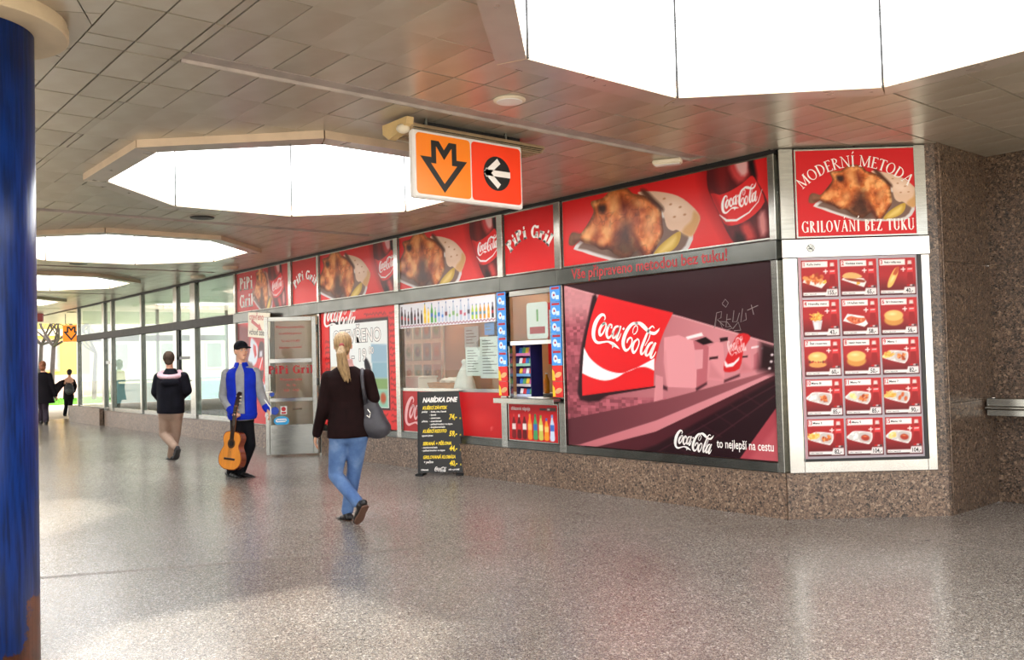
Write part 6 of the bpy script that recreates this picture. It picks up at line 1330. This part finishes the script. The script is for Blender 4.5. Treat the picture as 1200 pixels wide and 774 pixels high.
TR = mat('black_trousers', (20, 20, 24), .85, spec=.12, var=.1); mb = MB(); legs(mb, J, .092, .074, .062); melt(mb, 'trousers', TR, .01, 4, gp, loc)
shoe(gp, V(266.5, 557.5, .1), V(282, 562, -.12), BLK, loc, .044, ank=J['anR']); shoe(gp, V(276, 558, .04), V(297, 561, -.06), BLK, loc, .046, ank=J['anL'])
MB().tube([V(307, 465, .0) - loc, V(317, 478, -.06) - loc, V(317.5, 486, -.08) - loc, V(313, 488, -.08) - loc], .009, 6).build('bracelet_cord', M['white'], gp)
# guitar
gb = V(267.8, 551, -.24); gh = V(278.5, 460, -.16); gt = empty('guitar', 'orange wooden guitar held upright by its neck', 'guitar', gb)
za = (gh - gb).normalized(); nn = (vdir * .80 - vr * .60); nn = (nn - za * nn.dot(za)).normalized(); xa = (-nn).cross(za) * 1.0
gt.rotation_mode = 'QUATERNION'; Mx = Matrix((za.cross(nn) * 1.0, -nn, za)).transposed()
if Mx.determinant() < 0: Mx = Matrix((-(za.cross(nn)), -nn, za)).transposed()
gt.rotation_quaternion = Mx.to_quaternion()
ol = spline([(0, 0), (.09, .008), (.165, .06), (.186, .14), (.165, .22), (.128, .285), (.122, .32), (.14, .375), (.142, .42), (.115, .468), (.06, .488), (0, .49)], 5); ol = [tuple(q) for q in ol] + [(-a, b) for a, b in ol[-2:0:-1]]
TOPW = mat('spruce_orange', (236, 150, 60), .25, var=.06, scale=3, stretch=(14, 1, 1), coat=.6); SIDEW = mat('mahogany', (128, 56, 30), .25, var=.15, scale=4, stretch=(1, 1, 8), coat=.6); NECKW = mat('rosewood', (46, 28, 22), .4)
MB().prism([(a, .0, b) for a, b in ol], (0, .095, 0)).build('body_shell', SIDEW, gt); MB().prism([(a * .995, -.004, .001 + b * .998) for a, b in ol], (0, .0038, 0)).build('soundboard', TOPW, gt)
bd = MB(); o2 = [(a * 1.0, b) for a, b in ol]; inn_ = [(a * .965, .008 + b * .967) for a, b in ol]; nb_ = len(ol); bd.add([(a, -.0046, b) for a, b in o2] + [(a, -.0046, b) for a, b in inn_], [(i, (i + 1) % nb_, nb_ + (i + 1) % nb_, nb_ + i) for i in range(nb_)]); bd.build('edge_binding', SIDEW, gt)
disc(.043, -.0052, 28, 0, .335).build('sound_hole', M['ink'], gt); disc(.062, -.0050, 28, 0, .335, .045).build('rosette', NECKW, gt)
MB().box(-.088, .088, -.016, -.0045, .125, .152).build('bridge', NECKW, gt, bevel=.003); MB().prism([(-.03, -.012, .385), (.03, -.012, .385), (.026, -.012, .81), (-.026, -.012, .81)], (0, .008, 0)).build('fingerboard', NECKW, gt)
MB().rings([[(a * .027, .0 + b * .022, z) for a, b in ((-1, -.2), (1, -.2), (.8, .6), (.3, 1), (-.3, 1), (-.8, .6))] for z in (.47, .82)]).build('neck', mat('neck_wood', (150, 92, 54), .35), gt)
hs = MB().prism([(-.028, -.004, .815), (.028, -.004, .815), (.036, .03, .99), (.0, .032, 1.0), (-.036, .03, .99)], (0, .016, 0)).build('headstock', NECKW, gt)
for k in range(3):
    for s in (-1, 1): MB().tube([(s * .028, .02, .85 + .045 * k), (s * .055, .024, .85 + .045 * k)], .008, 8).build('tuning_peg', M['cream'], hs)
for z in np.linspace(.45, .80, 10): pass
fm = MB()
for k in range(12): z = .80 - .41 * (1 - .5 ** (k / 9)); fm.box(-.027, .027, -.0132, -.012, z, z + .003)
fm.build('fret_wires', M['steel_bright'], gt); sm = MB()
for i in range(6): sm.tube([(-.024 + .0096 * i, -.017, .14), (-.018 + .0072 * i, -.0145, .815)], .0009, 4)
sm.build('strings', M['steel_bright'], gt)

# --- man in the hooded jacket walking away
D = 13.82; loc = at(202, 540, D); loc.z = 0
J = dict(head=V(198, 421.5), neck=V(200, 437), pel=V(200, 479), face=Vector((-.9, .42, 0)), shL=V(186, 443), shR=V(215, 442), elL=V(182.5, 460, .02), wrL=V(187, 467, .2), elR=V(219.5, 458, .02), wrR=V(213, 465, .2),
         hipL=V(193, 487), hipR=V(207, 486), knL=V(192, 509, .06), anL=V(205, 524, -.22), toeL=V(206, 536, -.2), knR=V(206, 510, .1), anR=V(200.5, 534, .1), toeR=V(196.5, 540, .26))
mp = person('grey haired person in black hooded jacket and beige trousers walking away', loc)
b_, f, r, u, R = body(J, M_SEC, .98, 30, 30, .011, SKIN2, mp, loc); face(mp, J['head'], f, r, u, R, .98, loc, mat('brow_grey', (110, 100, 92), .7))
mb = MB(); mb.ell(J['head'] - f * .02 + u * .034, (.088, .1, .1), R, 16, 11); mb.ell(J['head'] - f * .045 - u * .03, (.066, .06, .06), R); melt(mb, 'hair', mat('grey_brown_hair', (74, 60, 50), .8, var=.2, scale=14, spec=.1), .009, 3, mp, loc)
right = (J['shR'] - J['shL']).normalized(); NAVY = mat('navy_jacket', (20, 20, 28), .7, spec=.12, var=.2, scale=9)
mb = MB(); torso(mb, J['pel'], J['neck'], right, [(-.13, .196, .15), (0, .2, .152), (.2, .196, .148), (.5, .2, .146), (.75, .204, .146), (.88, .2, .125), (.97, .13, .09), (1.02, .085, .085), (1.12, .068, .07)], .012); sleeves(mb, J, .082, .074, .06)
melt(mb, 'jacket', NAVY, .012, 4, mp, loc)
mb = MB()
for a in np.linspace(-2.2, 2.2, 15): mb.ell(J['neck'] - Vector((0, 0, -.005 + .075 * math.cos(a * .7))) + r * .15 * math.sin(a) - f * (.02 + .125 * math.cos(a)), (.055, .05, .042), R, 10, 7)
melt(mb, 'hood_lining', mat('pale_pink_lining', (214, 176, 184), .85), .011, 4, mp, loc)
mb = MB(); mb.ell(J['neck'] - f * .15 - Vector((0, 0, .15)), (.14, .05, .07), R); melt(mb, 'hood', NAVY, .011, 3, mp, loc)
mb = MB(); legs(mb, J, .096, .072, .06); melt(mb, 'trousers', mat('beige_trousers', (172, 146, 128), .85, spec=.12, var=.08), .012, 4, mp, loc)
GB_ = mat('dark_boots', (56, 54, 54), .6); shoe(mp, V(209, 526, -.28), V(205.5, 538.5, -.2), GB_, loc, .046, ank=J['anL']); shoe(mp, V(203, 539, .06), V(195.5, 541, .24), GB_, loc, .046, ank=J['anR'])
cl = V(184, 464, .22); cf = empty('paper_cup', 'small white cup held by the person in the black hooded jacket', 'cup', cl); MB().lathe((0, 0, -.05), [(.03, 0), (.04, .1), (.037, .1), (.028, .004)], 16).build('cup_body', M['white'], cf); MB().cyl((0, 0), .041, .05, .058, 16).build('lid', M['white'], cf)

# --- woman and child at the passage mouth
D = 23.9; loc = at(52, 497, D); loc.z = 0
J = dict(head=V(50, 428.5), neck=V(50.5, 437), pel=V(51.5, 461), face=Vector((-.93, .36, 0)), shL=V(43.5, 440), shR=V(58, 440), elL=V(41, 451), wrL=V(41.5, 462, .05), elR=V(61.5, 452), wrR=V(65.5, 463.5, .04),
         hipL=V(48, 465), hipR=V(54, 465), knL=V(48.5, 480, .1), anL=V(48, 494, .12), toeL=V(46.5, 496, .25), knR=V(53.5, 480, .05), anR=V(54, 493, -.1), toeR=V(53, 497, .02))
fwm = person('ginger haired woman in a long black coat, partly hidden by the blue column', loc)
b_, f, r, u, R = body(J, W_SEC, 1.0, 25, 25, .014, SKIN, fwm, loc); face(fwm, J['head'], f, r, u, R, 1.0, loc, mat('brow_ginger', (120, 70, 46), .7))
mb = MB(); mb.ell(J['head'] - f * .02 + u * .025, (.09, .1, .1), R); mb.ell(J['head'] - f * .05 - u * .06, (.085, .06, .09), R); melt(mb, 'hair', mat('ginger_hair', (150, 88, 56), .6, var=.2), .012, 3, fwm, loc)
right = (J['shR'] - J['shL']).normalized(); COAT = mat('black_coat', (22, 18, 22), .8, spec=.12)
mb = MB(); torso(mb, J['pel'], J['neck'], right, [(-.5, .27, .2), (-.3, .235, .175), (0, .2, .15), (.3, .165, .125), (.5, .165, .12), (.75, .185, .128), (.88, .182, .115), (.97, .12, .085), (1.03, .07, .07)], .01); sleeves(mb, J, .07, .062, .052); melt(mb, 'coat', COAT, .016, 4, fwm, loc)
mb = MB(); legs(mb, J, .09, .07, .075); melt(mb, 'trousers', mat('plum_trousers', (44, 30, 44), .85), .016, 3, fwm, loc)
shoe(fwm, V(49, 496, .02), V(46, 497, .25), BLK, loc, .045); shoe(fwm, V(55, 496, -.16), V(53, 498, .05), BLK, loc, .045)
D = 28.0; loc = at(79.5, 488, D); loc.z = 0
J = dict(head=V(81.5, 437), neck=V(81.3, 443.5), pel=V(80.5, 464), face=Vector((-.9, .43, 0)), shL=V(77, 446.5), shR=V(86, 446.5), elL=V(70.5, 448.5, -.05), wrL=V(65.5, 452, -.1), elR=V(88.5, 453), wrR=V(87, 459, .15),
         hipL=V(78, 467), hipR=V(83, 467), knL=V(77.5, 477, .05), anL=V(76, 486, .0), toeL=V(75.6, 488.5, .16), knR=V(82.5, 477), anR=V(82.5, 486.5, -.1), toeR=V(82, 489, .04))
bp_ = person('child in black with a backpack, one arm stretched towards the woman', loc)
b_, f, r, u, R = body(J, M_SEC, .86, 25, 25, .014, SKIN, bp_, loc); face(bp_, J['head'], f, r, u, R, .9, loc, mat('brow_black', (30, 24, 22), .7))
mb = MB(); mb.ell(J['head'] - f * .012 + u * .028, (.084, .094, .09), R); mb.ell(J['head'] - f * .04 - u * .02, (.07, .06, .06), R); melt(mb, 'hair', mat('black_hair', (24, 20, 20), .6), .012, 3, bp_, loc)
right = (J['shR'] - J['shL']).normalized(); mb = MB(); torso(mb, J['pel'], J['neck'], right, [(-.2, .16, .13), (0, .165, .13), (.3, .16, .12), (.6, .165, .12), (.85, .165, .105), (.97, .11, .08), (1.03, .06, .06)], .0); sleeves(mb, J, .058, .052, .045); melt(mb, 'jacket', COAT, .014, 3, bp_, loc)
mb = MB(); legs(mb, J, .078, .06, .056); melt(mb, 'trousers', TR, .014, 3, bp_, loc)
shoe(bp_, V(77, 488, -.02), V(75.4, 489, .18), BLK, loc, .042); shoe(bp_, V(83, 488, -.14), V(82, 489.5, .06), BLK, loc, .042)
pk = V(81, 456, -.18); bk2 = empty('backpack', 'small dark backpack worn by the child in black', 'backpack', pk); R2 = axes((-.9, .43, 0))[3]; BPM = mat('backpack_grey', (40, 44, 48), .6)
mb = MB(); mb.ell((0, 0, 0), (.14, .08, .19), R2); mb.ell((0, 0, -.05), (.13, .095, .11), R2); melt(mb, 'pack_body', BPM, .012, 3, bk2); mb = MB(); mb.ell(R2 @ Vector((0, -.085, -.06)), (.095, .04, .075), R2); melt(mb, 'front_pocket', mat('pocket_grey', (66, 72, 72), .6), .012, 3, bk2)
for s in (-1, 1): MB().tube([R2 @ Vector((s * .08, .02, .17)), R2 @ Vector((s * .1, .12, .2)), R2 @ Vector((s * .11, .25, .1)), R2 @ Vector((s * .1, .12, -.14))], .016, 6).build('strap', BPM, bk2)
# dark garment pulled between them
jk = V(70, 455, -.12); jt = empty('loose_jacket', 'dark jacket hanging between the woman and the child', 'jacket', jk)
cl_ = MB(); top_ = [V(a, b, -.1) for a, b in ((64.5, 450), (68, 448.6), (72, 447), (76, 446))]; bot_ = [V(a, b, -.14) for a, b in ((63, 464), (66.5, 468), (70, 461), (76, 452))]
rs = []
for t in np.linspace(0, 1, 7): rs.append([a.lerp(b, t) + Vector((0, .04 * math.sin(3 * t + i), 0)) - jk for i, (a, b) in enumerate(zip(top_, bot_))])
co_ = cl_.rings(rs, closed=False, caps=False).build('cloth', COAT, jt, smooth=True); md = co_.modifiers.new('t', 'SOLIDIFY'); md.thickness = .03
